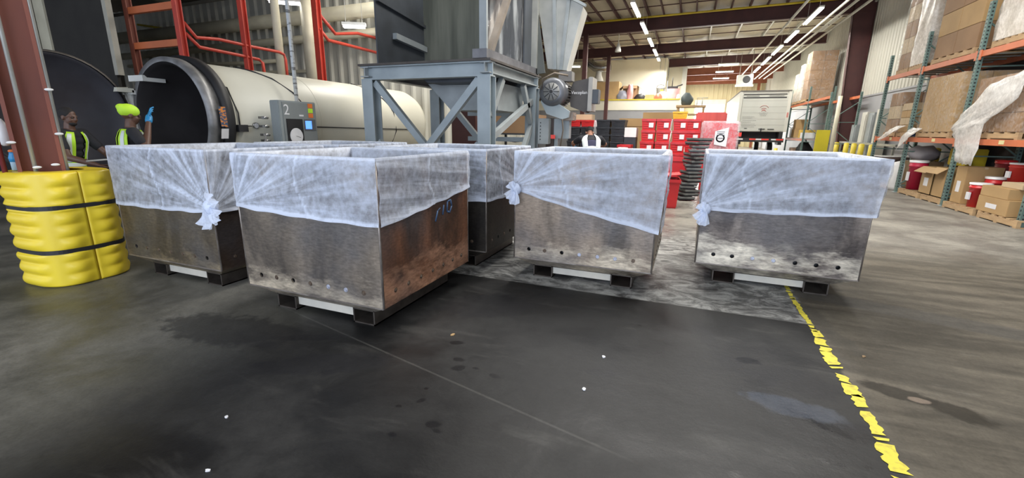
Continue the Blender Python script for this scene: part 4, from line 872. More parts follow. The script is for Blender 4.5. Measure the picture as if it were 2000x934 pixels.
s = PX/-9.6
pipe('sprinkler_pipe', [(PX, 6.5, 3.62), (PX, 6.72, 3.37), (PX, 7.2, 3.42), (PX, 8.0, 3.40), (PX, 8.75, 3.40), (PX, 8.88, 3.36), (PX, 8.92, 3.25), (PX, 8.92, 2.7)], .035, red, 'upper red pipe dipping from the left red post over the tank')
pipe('sprinkler_pipe', [(PX, 6.5, 3.42), (PX, 6.76, 3.19), (PX, 7.75, 3.16), (PX, 8.15, 3.14), (PX, 8.24, 3.08), (PX, 8.26, 2.7)], .035, red, 'lower red pipe dipping from the left red post over the tank')
pipe('sprinkler_pipe', [(PX, 10.2, 4.58), (PX, 10.75, 4.19), (PX, 11.3, 4.30), (PX, 11.7, 4.38), (PX, 12.7, 4.40)], .045, red, 'upper red pipe between the right red post and the hopper')
pipe('sprinkler_pipe', [(PX, 10.15, 4.22), (PX, 10.45, 3.97), (PX, 11.2, 3.97), (PX, 12.7, 3.96)], .045, red, 'lower red pipe between the right red post and the hopper')
pipe('insulated_pipe', [(-23, 12.4, 5.10), (-8.9, 12.4, 5.20)], .22, cream_pipe, 'thick cream insulated pipe running across below the tank bay roof', n=18)
mb = MB(); mb.lathe([(.23, 0), (.235, .25), (.2, .3)], (-9.05, 12.4, 5.2), 18, 'x'); tag(mb.obj('pipe_collar', yellow2), 'yellow-brown collar at the end of the thick cream pipe', 'pipe collar')
pipe('insulated_pipe', [(-23, 12.55, 4.42), (-6, 12.55, 4.62)], .13, cream_pipe, 'thinner cream pipe below the thick one on the grey wall', n=14)
pipe('insulated_pipe', [(-23, 12.7, 4.05), (-16, 12.7, 3.9), (-14.5, 12.85, 3.95)], .07, cream_pipe, 'slim cream pipe low on the grey ribbed wall', n=10)
pipe('riser_pipe', [(PX-.1, 8.85, 2.6), (PX-.1, 8.85, 7.3)], .10, cream_pipe, 'thin cream riser pipe between the middle and right red posts', n=12)
pipe('riser_pipe', [(-10.4, 10.4, 2.5), (-10.4, 10.4, 5.3), ], .16, cream_pipe, 'thick cream riser pipe left of the slotted strut', n=14)
pipe('gas_pipe', [(-22.2, 12.88, 5.7), (-19, 12.88, 5.2)], .04, yellow2, 'thin yellow pipe slanting behind the brown-red post', n=8)
for i, (y, z) in enumerate(((10.6, 6.2), (11.6, 5.7), (9.6, 6.6))):
    pipe('roof_conduit', [(-22, y, z), (-5, y, z+.2)], .06, mat('dull_conduit', (.32, .30, .25), .6), '%s dull conduit under the dark tank bay roof' % ['middle', 'lowest', 'highest'][i], n=8)
for i, x in enumerate((-20, -17, -14, -11, -8)):
    mb = MB(); mb.box(x-.05, x+.05, 4, 13, 6.3, 6.5); tag(mb.obj('roof_purlin', mat('tan_purlin', (.26, .24, .18), .6)), 'dull tan purlin under the dark tank bay roof, %s from the left' % ['first', 'second', 'third', 'fourth', 'fifth'][i], 'beam')
# tall dark panel left of the tank with cream edges
t = thing('dark_partition', 'tall black partition panel with cream edge posts behind the open tank door', 'partition', (-12.4, 6, 0))
mb = MB(); mb.box(-13.4, -11.32, 6.0, 6.06, 0, 6.5); mb.obj('panel', mat('matt_black_panel', (.028, .026, .022), .85, 0, (.020, .018, .016), 2), t, world=True)
mb = MB(); mb.box(-13.78, -13.4, 5.96, 6.1, 0, 6.6); mb.obj('edge_post', cream_pipe, t, world=True)
mb = MB(); mb.box(-11.32, -11.2, 5.97, 6.08, 2.6, 6.6); mb.obj('edge_post', mat('tan_edge', (.45, .43, .36), .6), t, world=True)
mb = MB(); mb.box(-22, -13.9, 5.2, 5.3, 0, 6); tag(mb.obj('dark_curtain', mat('dark_curtain', (.018, .017, .018), .8)), 'black curtain at the far left behind the red-brown column', 'curtain')
mb = MB(); mb.beam((-16.5, 12.9, 3.6), (-12.9, 12.9, 3.55), .05, .10); tag(mb.obj('wall_rail', cream_pipe), 'short cream rail on the grey wall left of the tank', 'rail')

# ------------------------------------------------------------------ shredder on its stand
t = thing('industrial_shredder', 'large blue-grey industrial shredder on a braced steel stand with open hopper', 'shredder', (-4.55, 8.3, 0))
SX0, SX1, SY0, SY1, ZT = -5.84, -3.19, 7.0, 9.6, 2.70
def S(mb, nm, m, par=None): return mb.obj(nm, m, par or t, world=True)
for (x, y) in ((SX0+.13, SY0+.13), (SX1-.12, SY0+.13), (SX0+.13, SY1-.1), (SX1-.12, SY1-.1)):
    mb = MB(); mb.ibeam((x, y, .02), (x, y, ZT-.24), .24, .24, .022); mb.box(x-.16, x+.16, y-.16, y+.16, 0, .02); S(mb, 'leg', blue_grey)
mb = MB(); mb.ibeam((SX0, SY0+.12, ZT-.12), (SX1, SY0+.12, ZT-.12), .20, .24, .022); S(mb, 'top_beam', blue_grey)
mb = MB(); mb.ibeam((SX0, SY1-.1, ZT-.12), (SX1, SY1-.1, ZT-.12), .20, .24, .022); S(mb, 'top_beam', blue_grey)
mb = MB(); mb.ibeam((SX1-.1, SY0, ZT-.10), (SX1-.1, SY1, ZT-.10), .18, .18, .02); S(mb, 'top_beam', blue_grey2)
mb = MB(); mb.ibeam((SX0+.1, SY0, ZT-.10), (SX0+.1, SY1, ZT-.10), .18, .18, .02); S(mb, 'top_beam', blue_grey2)
yb = SY0+.12; xm = (SX0+SX1)/2
for a, b_ in (((SX0+.25, yb, ZT-.28), (xm-.03, yb, 1.28)), ((SX1-.25, yb, ZT-.28), (xm+.03, yb, 1.28)), ((SX0+.25, SY1-.1, ZT-.28), (xm-.03, SY1-.1, 1.3)), ((SX1-.25, SY1-.1, ZT-.28), (xm+.03, SY1-.1, 1.3)),
              ((SX0+.25, yb, 1.35), (xm, yb, .2)), ((SX1-.25, yb, 1.35), (xm, yb, .2))):
    mb = MB(); mb.beam(a, b_, .10, .12); S(mb, 'brace', blue_grey)
ym = (SY0+SY1)/2; xr = SX1-.1
for a, b_ in (((xr, SY0+.25, 1.45), (xr, SY1-.2, ZT-.5)), ((xr, SY0+.22, ZT-.9), (xr, SY0+.75, ZT-.22)), ((xr, SY1-.25, ZT-.95), (xr, SY1-.75, ZT-.22)), ((xr, SY0+.25, 1.35), (xr, SY0+.9, .9)), ((xr, SY1-.2, 1.7), (xr, SY1-.95, .9))):
    mb = MB(); mb.beam(a, b_, .09, .11); S(mb, 'brace', blue_grey2)
for z in (1.95, 1.38):
    mb = MB(); mb.beam((SX1-.15, SY1+.02, z), (SX0+.9, SY1+.02, z), .08, .10); S(mb, 'side_rail', blue_grey)
mb = MB(); mb.box(SX0-.02, SX1+.02, SY0-.03, SY1+.05, ZT, ZT+.035); S(mb, 'deck', mat('rusty_deck_plate', (.10, .09, .08), .6, .2, (.06, .05, .045), 3))
mb = MB(); mb.prism([(SX0+.9, 2.45), (SX1-.25, 2.45), (SX1-.25, 1.95), (SX0+1.4, 1.95)], 'y', SY0+.9, SY1-.35); S(mb, 'cutter_housing', blue_grey2)
mb = MB(); mb.prism([(SX0+.8, ZT), (SX1-.3, ZT), (SX1-.5, 2.42), (SX0+1.2, 2.42)], 'y', SY0+.4, SY1-.3); S(mb, 'throat', dark_steel)
# hopper walls
zd = ZT+.035; LXp = -5.62
mb = MB(); mb.box(LXp-.03, LXp, SY0+.27, 8.9, zd, 5.2); S(mb, 'left_wall', dark_steel)
mb = MB(); mb.beam((LXp+.03, SY0+.30, 3.88), (LXp+.03, 8.88, 3.72), .06, .05); S(mb, 'stiffener', dark_steel)
mb = MB(); mb.beam((LXp+.05, SY0+.75, 3.34), (LXp+.05, 8.85, 3.26), .09, .11); S(mb, 'stiffener', blue_grey2)
mb = MB(); mb.box(LXp, -3.42, 8.88, 8.92, zd, 5.6); S(mb, 'back_wall', green_grey)
mb = MB(); mb.box(-3.42, -3.38, SY0+.12, SY1+.02, zd+.1, 5.0); S(mb, 'right_wall', shiny)
mb = MB(); mb.box(-3.48, -3.22, SY0-.06, SY1+.04, zd, zd+.14); S(mb, 'base_rail', mat('scuffed_dark_rail', (.19, .19, .20), .5, .3, (.11, .11, .12), 4))
mb = MB(); mb.box(-3.43, -3.30, SY0+.10, SY0+.16, zd+.1, 5.0); S(mb, 'front_post', blue_grey2)
mb = MB(); mb.box(-3.38, -3.22, SY1-.16, SY1-.02, zd, 5.0); S(mb, 'rear_post', galv)
mb = MB(); mb.beam((-3.33, SY0+.28, zd+.14), (-3.33, SY0+1.55, 4.55), .08, .14, up=(1, 0, 0)); S(mb, 'diagonal_strut', mat('rubbed_brown_strut', (.24, .20, .16), .5, .2, (.15, .13, .11), 3))
mb = MB(); mb.prism([(9.02, zd), (9.58, zd), (9.58, 5.0), (9.02, 5.0)], 'x', -3.37, -3.34); S(mb, 'rear_panel', dark_steel)
# galvanised discharge hopper behind right
hy0, hy1 = 9.62, 10.4
mb = MB()
B = [(-3.02, hy0, 2.88), (-2.60, hy0, 2.83), (-2.62, hy1-.35, 2.83), (-3.02, hy1-.35, 2.88)]; T = [(-3.33, hy0-.1, 4.62), (-2.28, hy0-.1, 4.02), (-2.32, hy1-.3, 4.02), (-3.33, hy1-.3, 4.62)]
for k in range(4): mb.quad(B[k], B[(k+1) % 4], T[(k+1) % 4], T[k])
mb.quad(*B); S(mb, 'discharge_hopper', galv)
mb = MB(); mb.prism([(-3.42, 2.75), (-3.04, 2.78), (-3.34, 4.7), (-3.45, 4.7)], 'y', 9.50, 9.54); S(mb, 'corner_panel', mat('dark_green_panel', (.10, .11, .105), .6, .1))
for f in (.42, .72):
    a = Vector(B[0]).lerp(Vector(B[1]), f); b_ = Vector(T[0]).lerp(Vector(T[1]), f); mb = MB(); mb.beam(a+Vector((0, -.02, 0)), b_+Vector((0, -.02, 0)), .07, .05, up=(0, 1, 0)); S(mb, 'hopper_rib', blue_grey2)
mb = MB(); mb.beam(Vector(T[0])+Vector((0, -.03, 0)), Vector(T[1])+Vector((.06, -.03, 0)), .08, .05); S(mb, 'hopper_rim', blue_grey2)
# motor with fan cover facing the camera side
mb = MB(); c = (-2.78, 0, 2.37)
mb.lathe([(.13, 9.16), (.25, 9.17), (.285, 9.22), (.29, 9.45), (.26, 9.47)], c, 32, 'y'); mo = S(mb, 'motor', mat('motor_grey', (.17, .18, .20), .35, .4, (.12, .125, .14), 3))
mb = MB(); mb.lathe([(.02, 9.14), (.17, 9.15), (.18, 9.165)], c, 24, 'y'); gl = S(mb, 'fan_grille', mat('grille', (.30, .30, .29), .5, .3), mo)
mb = MB()
for k in range(10):
    a = 2*PI*k/10; mb.beam((c[0]+.05*math.cos(a), 9.135, c[2]+.05*math.sin(a)), (c[0]+.17*math.cos(a), 9.145, c[2]+.17*math.sin(a)), .012, .022, up=(0, 1, 0))
mb.cyl((c[0], 9.12, c[2]), (c[0], 9.14, c[2]), .035, n=12); S(mb, 'fan_spokes', black, mo)
mb = MB()
for k in range(28):
    a = 2*PI*k/28; mb.beam((c[0]+.25*math.cos(a), 9.47, c[2]+.25*math.sin(a)), (c[0]+.25*math.cos(a), 10.0, c[2]+.25*math.sin(a)), .05, .012, up=(-math.sin(a), 0, math.cos(a)))
mb.cyl((c[0], 9.45, c[2]), (c[0], 10.0, c[2]), .235, n=24); S(mb, 'cooling_fins', mat('fin_grey', (.14, .13, .12), .5, .3), mo)
mb = MB(); mb.box(-2.74, -2.45, 9.5, 9.75, 2.60, 2.80, .01); S(mb, 'terminal_box', mat('brown_grey_box', (.20, .19, .18), .5, .2), mo)
# belt guard box with maker's name
mb = MB(); mb.prism([(-2.52, 2.10), (-2.20, 1.98), (-2.13, 2.02), (-2.13, 2.68), (-2.48, 2.62), (-2.56, 2.4)], 'y', 9.78, 10.15); gd = S(mb, 'belt_guard', mat('charcoal_guard', (.075, .07, .065), .5, .1, (.055, .05, .048), 3))
text('Vecoplan', .095, paper, t, tuple(Vector((-2.34, 9.775, 2.39))-Vector((-4.55, 8.3, 0))), (PI/2, 0, 0), 'lettering')
mb = MB(); mb.box(-2.14, -2.05, 9.72, 10.2, 2.00, 2.70, .01); S(mb, 'guard_edge', mat('worn_grey_edge', (.35, .34, .32), .5, .2), gd)
mb = MB(); mb.box(-2.06, -1.92, 9.75, 10.0, 2.16, 2.45, .01); S(mb, 'junction_box', dark_steel)
mb = MB(); mb.prism([(-3.1, 2.30), (-2.9, 1.93), (-2.55, 1.82), (-2.42, 1.86), (-2.40, 1.98), (-2.75, 2.2)], 'y', 9.25, 9.32); S(mb, 'motor_bracket', blue_grey)
mb = MB(); mb.beam((-2.75, 9.5, 2.08), (-2.38, 9.6, 1.86), .14, .10); mb.box(-2.62, -2.36, 9.4, 9.7, 1.80, 1.97, .01); S(mb, 'gear_arm', mat('oily_brown_metal', (.24, .20, .17), .45, .4), None)
mb = MB(); mb.box(-3.10, -2.86, 9.3, 9.5, 1.30, 1.84, .01); pb = S(mb, 'valve_panel', blue_grey2)
mb = MB()
for k in range(6): mb.cyl((-3.04, 9.29, 1.40+.07*k), (-3.04, 9.30, 1.40+.07*k), .012, n=8)
S(mb, 'vent_holes', black, pb)
mb = MB(); mb.box(-2.98, -2.80, 9.52, 9.7, 1.16, 1.85); S(mb, 'column_box', mat('brown_box', (.10, .075, .065), .6), None)
mb = MB(); mb.box(-2.80, -2.72, 9.28, 9.36, 1.42, 1.50); S(mb, 'red_switch', taillight)
mb = MB(); mb.box(-2.80, -2.46, 9.5, 9.7, 1.42, 1.84, .008); mb.box(-2.78, -2.70, 9.5, 9.6, .02, 1.42); S(mb, 'pump_cabinet', blue_grey)
mb = MB(); mb.box(-3.1, -2.45, 9.2, 9.8, 1.12, 1.16); mb.box(-3.05, -3.0, 9.25, 9.3, 0, 1.12); mb.box(-2.52, -2.47, 9.25, 9.3, 0, 1.12); mb.box(-3.05, -3.0, 9.7, 9.75, 0, 1.12); S(mb, 'side_table', mat('oily_bench', (.28, .22, .17), .5), None)
mb = MB(); mb.tube([(-3.05, 9.25, 2.2), (-2.95, 9.1, 2.62), (-2.7, 9.08, 2.72), (-2.45, 9.2, 2.68)], .02); mb.tube([(-2.6, 9.4, 1.9), (-2.55, 9.35, 1.6), (-2.62, 9.4, 1.2)], .015); S(mb, 'hose', mat('brown_hose', (.16, .13, .10), .6))
# dark hoses under the stand seen between the legs
pipe('hydraulic_hose', [(-4.4, 9.8, 1.55), (-4.3, 9.9, 1.38), (-3.9, 10, 1.33), (-3.4, 10, 1.38), (-3.3, 9.9, 1.0), (-3.3, 9.9, .02)], .03, black, 'black hose sagging behind the shredder stand')
mb = MB(); mb.box(-.35, .35, -.3, .3, 0, 2.25, .01); o = mb.obj('electrical_cabinet', maroon); o.location = (-5.6, 10.9, 0); tag(o, 'dark maroon cabinet seen through the shredder stand', 'cabinet')
carton((-4.5, 12.0, 1.5), (1.2, .9, .5), card, 'brown cartons seen through the shredder stand legs', label_patch=False)
mb = MB(); mb.box(-.7, .7, -.5, .5, 1.46, 1.5); [mb.box(sx*.65-.03, sx*.65+.03, sy*.45-.03, sy*.45+.03, 0, 1.46) for sx in (-1, 1) for sy in (-1, 1)]; o = mb.obj('work_table', dark_steel); o.location = (-4.5, 12.0, 0); tag(o, 'dark steel table carrying brown cartons behind the shredder', 'table')

# ------------------------------------------------------------------ totes
def tote(m, label, loc, w=.40, d=.6, h=.315, rz_=0, group=None, patch=True, lid=True):
    t = thing('storage_tote', label, 'tote', loc, rz_, group)
    mb = MB(); W2, D2 = w/2, d/2
    lv = [(0, .86), (h*.80, .96), (h*.80, 1.0), (h*.90, 1.0)]
    rings = [[mb.bm.verts.new((sx*W2*f, sy*D2*f, z)) for sx, sy in ((-1, -1), (1, -1), (1, 1), (-1, 1))] for z, f in lv]
    for A, B in zip(rings, rings[1:]):
        for i in range(4): mb._f([A[i], A[(i+1) % 4], B[(i+1) % 4], B[i]])
    mb._f(rings[0][::-1])
    if lid: mb._f(rings[-1])
    else:
        inn = [mb.bm.verts.new((v.co.x*.93, v.co.y*.93, v.co.z)) for v in rings[-1]]; bot = [mb.bm.verts.new((v.co.x*.85, v.co.y*.85, .02)) for v in rings[-1]]
        for i in range(4): mb._f([rings[-1][i], rings[-1][(i+1) % 4], inn[(i+1) % 4], inn[i]]); mb._f([inn[i], inn[(i+1) % 4], bot[(i+1) % 4], bot[i]])
        mb._f(bot)
    for k in range(1, 4):
        z = h*.2*k; f = .86+.1*z/(h*.8)
        mb.box(-W2*f*.8, W2*f*.8, -D2*f-.008, -D2*f+.003, z-.008, z+.008)
    mb.obj('tub', m, t)
    if lid:
        mb = MB(); mb.box(-W2, W2, -D2-.006, D2+.006, h*.90, h, .006); mb.box(-W2*.3, W2*.3, -D2-.014, -D2, h*.78, h*.94, .003); mb.obj('lid', m, t)
    if patch:
        mb = MB(); mb.box(.02*w, W2*.66, -D2*.925-.012, -D2*.925, h*.25, h*.66); mb.obj('paper_label', paper, t)
    return t
hh = .318
protoR = None; cols_x = [(-1.16, 6), (-.755, 6), (-.33, 6), (.03, 6)]; nm_c = ['leftmost', 'second', 'third, yellow-topped,', 'rightmost']; lv_n = ['bottom', 'second', 'third', 'fourth', 'fifth', 'top']
for ci, (x, n) in enumerate(cols_x):
    for k in range(n):
        lab = '%s red tote of the %s stack in the wall of red totes' % (lv_n[k], nm_c[ci])
        loc = (x+random.uniform(-.02, .02), 13.9+random.uniform(-.03, .03), k*hh+.04)
        if protoR is None: protoR = tote(tote_red, lab, loc, h=hh, group='wall of red lidded totes', w=.40)
        else: dup(protoR, loc, random.uniform(-.03, .03), lab)
for ci, (x, _) in enumerate(cols_x):
    mb = MB(); mb.box(-.19, .19, -.28, .28, 0, .04, .004)
    for sx in (-1, 1):
        for sy in (-1, 1): mb.cyl((sx*.13, sy*.2, 0), (sx*.13, sy*.2, .035), .02, n=8)
    o = mb.obj('tote_dolly', black); o.location = (x, 13.9, 0); tag(o, 'black dolly under the %s stack of red totes' % nm_c[ci], 'dolly')
tote(tote_yel, 'single yellow-orange tote on top of the third red stack', (-.35, 13.9, 6*hh+.04), h=.2, patch=False)
for k, x in ((0, -1.78), (1, -1.78)): tote(tote_red, '%s of two red totes between black and red stacks' % ('lower' if k == 0 else 'upper'), (-1.74, 13.2, .62+k*.3), h=.3, w=.38, patch=False)
mb = MB(); mb.box(-.3, .3, -.4, .4, 0, .62, .01); o = mb.obj('storage_crate', tote_black); o.location = (-1.74, 13.2, 0); tag(o, 'black crate under the pair of red totes', 'crate')
# black nested totes
protoB = None; bn = 0
bx = [-3.52, -3.1, -2.68, -2.26, -2.02+.18-.1]
bx = [-3.40, -2.98, -2.50, -2.06]; bcol = ['first', 'second', 'third', 'fourth']
for ci, x in enumerate(bx):
    top = 8
    for k in range(top):
        lab = 'black tote, level %s of the %s black column from the shredder' % (['one', 'two', 'three', 'four', 'five', 'six', 'seven', 'eight'][k], bcol[ci])
        loc = (x, 14.0+random.uniform(-.03, .03), k*.212)
        if protoB is None: protoB = tote(tote_black, lab, loc, w=.42, h=.225, patch=False, group='wall of black totes')
        else: dup(protoB, loc, 0, lab)
for k, x in enumerate(bx):
    if k < 2: tote(tote_red, 'red tote on top of the %s black column' % bcol[k], (x, 14, 8*.212), w=.41, h=.21, patch=False)
    else: dup(protoB, (x, 14, 8*.212), 0, 'topmost black tote of the %s black column' % bcol[k])
carton((-3.2, 14.4, 1.92), (.5, .5, .17), card3, 'low pale carton on the red totes above the black columns', label_patch=False)
for i, (x0, x1, z0, z1, yy) in enumerate(((-2.25, -1.30, 1.75, 2.0, 15.2), (-1.60, -.57, 1.97, 2.22, 16.1))):
    mb = MB(); mb.box(x0, x1, yy, yy+.8, z0, z1); mb.box(x0+.05, x1-.05, yy+.02, yy+.78, 0, z0); tag(mb.obj('boxed_pallet', [card2]), '%s tan flat carton stack seen above the totes' % ('left' if i == 0 else 'right'), 'cardboard box')
mb = MB(); mb.box(-.17, .17, -.25, .25, 0, .28, .01); o = mb.obj('storage_crate', white_pl); o.location = (-1.68, 13.9, 1.42); tag(o, 'white crate squeezed between black and red stacks', 'crate')
mb = MB(); mb.box(-.17, .17, -.25, .25, 0, 1.42, .01); o = mb.obj('storage_crate', tote_black); o.location = (-1.68, 13.9, 0); tag(o, 'tall black crate under the white crate', 'crate')
# big red carts near the bins
def cart(loc, rz_, size, label, lid=True, name='bin_cart'):
    w, d, h = size; t = thing(name, label, 'bin', loc, rz_)
    mb = MB(); W2, D2 = w/2, d/2; lv = [(.0, .84), (h*.9, .97), (h*.9, 1.03), (h, 1.03)]
    R = [[mb.bm.verts.new((sx*W2*f, sy*D2*f, z)) for sx, sy in ((-1, -1), (1, -1), (1, 1), (-1, 1))] for z, f in lv]
    for A, B in zip(R, R[1:]):
        for i in range(4): mb._f([A[i], A[(i+1) % 4], B[(i+1) % 4], B[i]])
    mb._f(R[0][::-1]); inn = [mb.bm.verts.new((v.co.x*.95, v.co.y*.95, v.co.z)) for v in R[-1]]; bt = [mb.bm.verts.new((v.co.x*.85, v.co.y*.85, .03)) for v in R[-1]]
    for i in range(4): mb._f([R[-1][i], R[-1][(i+1) % 4], inn[(i+1) % 4], inn[i]]); mb._f([inn[i], inn[(i+1) % 4], bt[(i+1) % 4], bt[i]])
    mb._f(bt); mb.obj('tub', tote_red, t)
    if lid:
        mb = MB(); n = Vector((0, 0, 0)); mb.box(-W2*1.02, W2*1.02, -D2*1.02, D2*1.02, 0, .02); mb.xf(Matrix.Translation((0, 0, h+.06)) @ Matrix.Rotation(-.12, 4, 'Y')); mb.obj('lid', tote_red, t)
        mb = MB(); mb.beam((-W2, -D2, h+.09), (0, -D2, h+.06), .02, .02); mb.obj('lid_edge', black, t)
    return t
cart((-.42, 10.15, 0), .1, (.56, .6, .62), 'bright red open bin with a tilted lid behind the middle steel bin')
cart((-.18, 12.6, 0), .0, (.62, .6, .95), 'second red bin standing behind the tilted-lid one', lid=False)
# leaning stack of grey trays
t0 = None
for k in range(17):
    z = k*.085+.03; x = -.02+.15*math.sin(z*.6)+(.05*(k % 3)/2)+z*.05; ang = .25*math.sin(k*1.3)+.3
    lab = 'grey-black folding tray, number %d up the leaning stack beside the red totes' % (k+1)
    if t0 is None:
        t0 = thing('folded_crate', lab, 'crate', (x, 11.4, z), ang, 'leaning stack of grey trays')
        mb = MB(); mb.box(-.17, .17, -.26, .26, 0, .022, .004); mb.box(-.16, .16, -.25, .25, .022, .062, .004); mb.obj('tray', tote_black, t0)
        mb = MB(); mb.box(-.18, .18, -.275, -.255, .03, .075, .003); mb.box(-.18, -.16, -.27, .27, .03, .075, .003); mb.obj('edge_lip', grey_plastic, t0)
    else: dup(t0, (x, 11.4+.02*math.sin(k), z), ang, lab)
# red cart bins wrapped in film
t = thing('wrapped_cart', 'red cart wrapped in clear film with a white printed sheet', 'cart', (.62, 12.6, 0))
mb = MB(); mb.box(-.34, .42, -.3, .3, .55, 1.82, .03); mb.box(-.30, .38, -.28, .28, .0, .55, .02); mb.obj('cart_body', tote_red, t)
mb = MB(); mb.box(-.40, .46, -.35, .34, 1.0, 1.87, .03); mb.obj('film_wrap', WRAP_P, t)
mb = MB(); mb.quad((-.08, -.362, 1.30), (.20, -.362, 1.25), (.22, -.362, 1.72), (-.08, -.362, 1.62)); mb.obj('printed_sheet', paper, t)
mb = MB(); mb.lathe([(.10, 0), (.10, .004), (.07, .004), (.07, 0)], (.05, -.366, 1.46), 24, 'y', cap=False)
for z, w_ in ((1.61, .09), (1.57, .08), (1.53, .09)): mb.box(.05-w_, .05+w_, -.369, -.364, z, z+.012)
mb.box(-.02, .12, -.369, -.364, 1.45, 1.47); mb.obj('printed_emblem', mat('grey_print', (.28, .28, .32), .6), t)
t = thing('wrapped_cart', 'taller faded red cart behind the film-wrapped one', 'cart', (.47, 14.2, 0))
mb = MB(); mb.box(-.40, .40, -.3, .3, .15, 2.14, .03); [mb.cyl((sx*.3, sy*.2, .07), (sx*.3+.03, sy*.2, .07), .07, n=12) for sx in (-1, 1) for sy in (-1, 1)]; mb.obj('cart_body', mat('faded_red', (.55, .08, .06), .5, 0, (.42, .05, .04), 2, (4, 4, .3)), t)
mb = MB(); mb.box(-.34, -.26, -.31, -.3, 1.4, 1.9); mb.obj('printed_sheet', mat('pinkish_print', (.7, .45, .42), .6), t)

# ------------------------------------------------------------------ box trailer
t = thing('box_truck', 'white box trailer backed in, rear roll door facing the camera', 'truck', (3.86, 31, 0))
white_truck = mat('white_trailer_skin', (.60, .60, .54), .45, 0, (.54, .54, .485), .8)
mb = MB(); mb.box(-1.34, 1.34, .03, 11.5, 1.66, 4.02, .03); mb.obj('cargo_box', white_truck, t)
mb = MB(); mb.box(-1.18, 1.2, 0, .05, 1.70, 3.72); dr = mb.obj('roll_door', mat('roll_door_grey', (.50, .51, .47), .5, 0, (.45, .46, .42), 1), t)
mb = MB()
for z in (2.05, 2.4, 2.75, 3.1, 3.45): mb.box(-1.18, 1.2, -.004, 0, z, z+.012)
mb.obj('panel_seams', mat('seam_grey', (.33, .33, .31), .6), dr)
mb = MB()
for z, h_ in ((3.80, .05), (3.60, .07)): mb.box(-1.15, 1.12, -.006, .0, z, z+h_)
for x0, x1 in ((-1.0, -.3), (.2, .98)): mb.box(x0, x1, -.006, 0, 3.71, 3.735)
mb.obj('vent_slots', black, dr)
mb = MB(); mb.beam((-1.34, -.01, 4.02), (1.34, -.01, 4.02), .06, .06); mb.beam((-1.34, 0, 4.02), (-1.34, 11.5, 4.02), .05, .05); mb.obj('roof_rail', mat('dark_trim', (.12, .11, .10), .5), t)
for x_ in (-1.36, 1.2): mb = MB(); mb.box(x_, x_+.16, -.02, .1, 1.66, 4.0); mb.obj('rear_post', white_truck, t)
mb = MB()   # round emblem: arcs with a mark inside
for a0 in (.25, PI*.0): pass
for rr in (.22,):
    pts = [(.02+rr*math.cos(a), -.008, 3.02+rr*.75*math.sin(a)) for a in [.2+(PI-.4)*i/14 for i in range(15)]]; mb.tube(pts, .012, 6)
mb.tube([(.02-.14, -.008, 2.98), (.02-.03, -.008, 3.03), (.02+.12, -.008, 3.0)], .014, 6); mb.tube([(.02-.12, -.008, 2.86), (.02+.0, -.008, 2.92), (.02+.13, -.008, 2.85)], .014, 6); mb.box(-.05, .08, -.012, -.004, 2.90, 2.95)
mb.obj('emblem', mat('red_emblem', (.50, .16, .14), .6), dr)
mb = MB()
for i, (x0, x1, z) in enumerate(((-.22, .28, 2.74), (-.18, .2, 2.66), (-.14, .18, 2.58), (-1.08, -.45, 2.52), (-1.08, -.55, 2.44), (-1.05, -.35, 2.30), (-1.1, -.6, 2.20), (-1.08, -.38, 2.10), (-1.1, -.3, 2.0), (-1.05, -.4, 1.92))):
    x = x0
    while x < x1:
        l_ = .03+.05*((i*7+int(x*100)) % 5)/5; mb.box(x, x+l_, -.010, -.003, z, z+.03); x += l_+.02
mb.obj('small_lettering', mat('grey_lettering', (.30, .30, .29), .6), dr)
mb = MB(); mb.box(-.12, .22, -.05, 0, 1.80, 1.84); mb.box(-.02, .04, -.06, 0, 1.66, 1.86); mb.box(.35, .7, -.04, 0, 1.79, 1.83); mb.box(-.9, -.75, -.03, 0, 1.84, 1.87); mb.obj('latch', black, dr)
mb = MB(); mb.box(-1.34, 1.3, 1.0, 11.3, 1.25, 1.66); mb.box(-1.2, -1.0, -.02, 1, .9, 1.66); mb.box(1.0, 1.2, 0, 1, .9, 1.66); mb.obj('underframe', black, t)
mb = MB(); mb.box(-1.3, 1.28, -.06, .06, 1.05, 1.28); bpz = mb.obj('bumper', black, t)
for x0, x1, m in ((-1.25, -.9, paper), (-.55, -.2, taillight), (-.2, .1, paper), (.1, .5, taillight), (.62, .88, paper), (.88, 1.25, taillight)):
    mb = MB(); mb.box(x0, x1, -.07, -.06, 1.17, 1.25); mb.obj('reflective_tape', m, bpz)
mb = MB(); mb.box(-1.3, -1.0, -.03, 0, 1.36, 1.6); mb.obj('tail_lamp', taillight, t)
mb = MB(); mb.box(-1.36, -1.30, .01, .08, 2.5, 2.78); mb.box(1.24, 1.33, -.03, -.02, 2.5, 2.78); mb.obj('side_reflector', mat('faded_reflector', (.6, .25, .22), .5), t)
for x in (-1.0, 1.0):
    for yy in (3.0, 9.5):
        mb = MB(); mb.lathe([(.2, -.14), (.48, -.14), (.52, -.08), (.52, .08), (.48, .14), (.2, .14)], (x, yy, .52), 28, 'x'); mb.obj('wheel', black, t)
mb = MB(); mb.cyl((4.6, 29.6, 0), (4.6, 29.6, .75), .09, n=12); mb.box(4.2, 4.8, 29.5, 30.4, .02, .55, .03); tag(mb.obj('pallet_jack', yellow2), 'yellow pallet jack near the right rear of the white trailer', 'pallet jack')

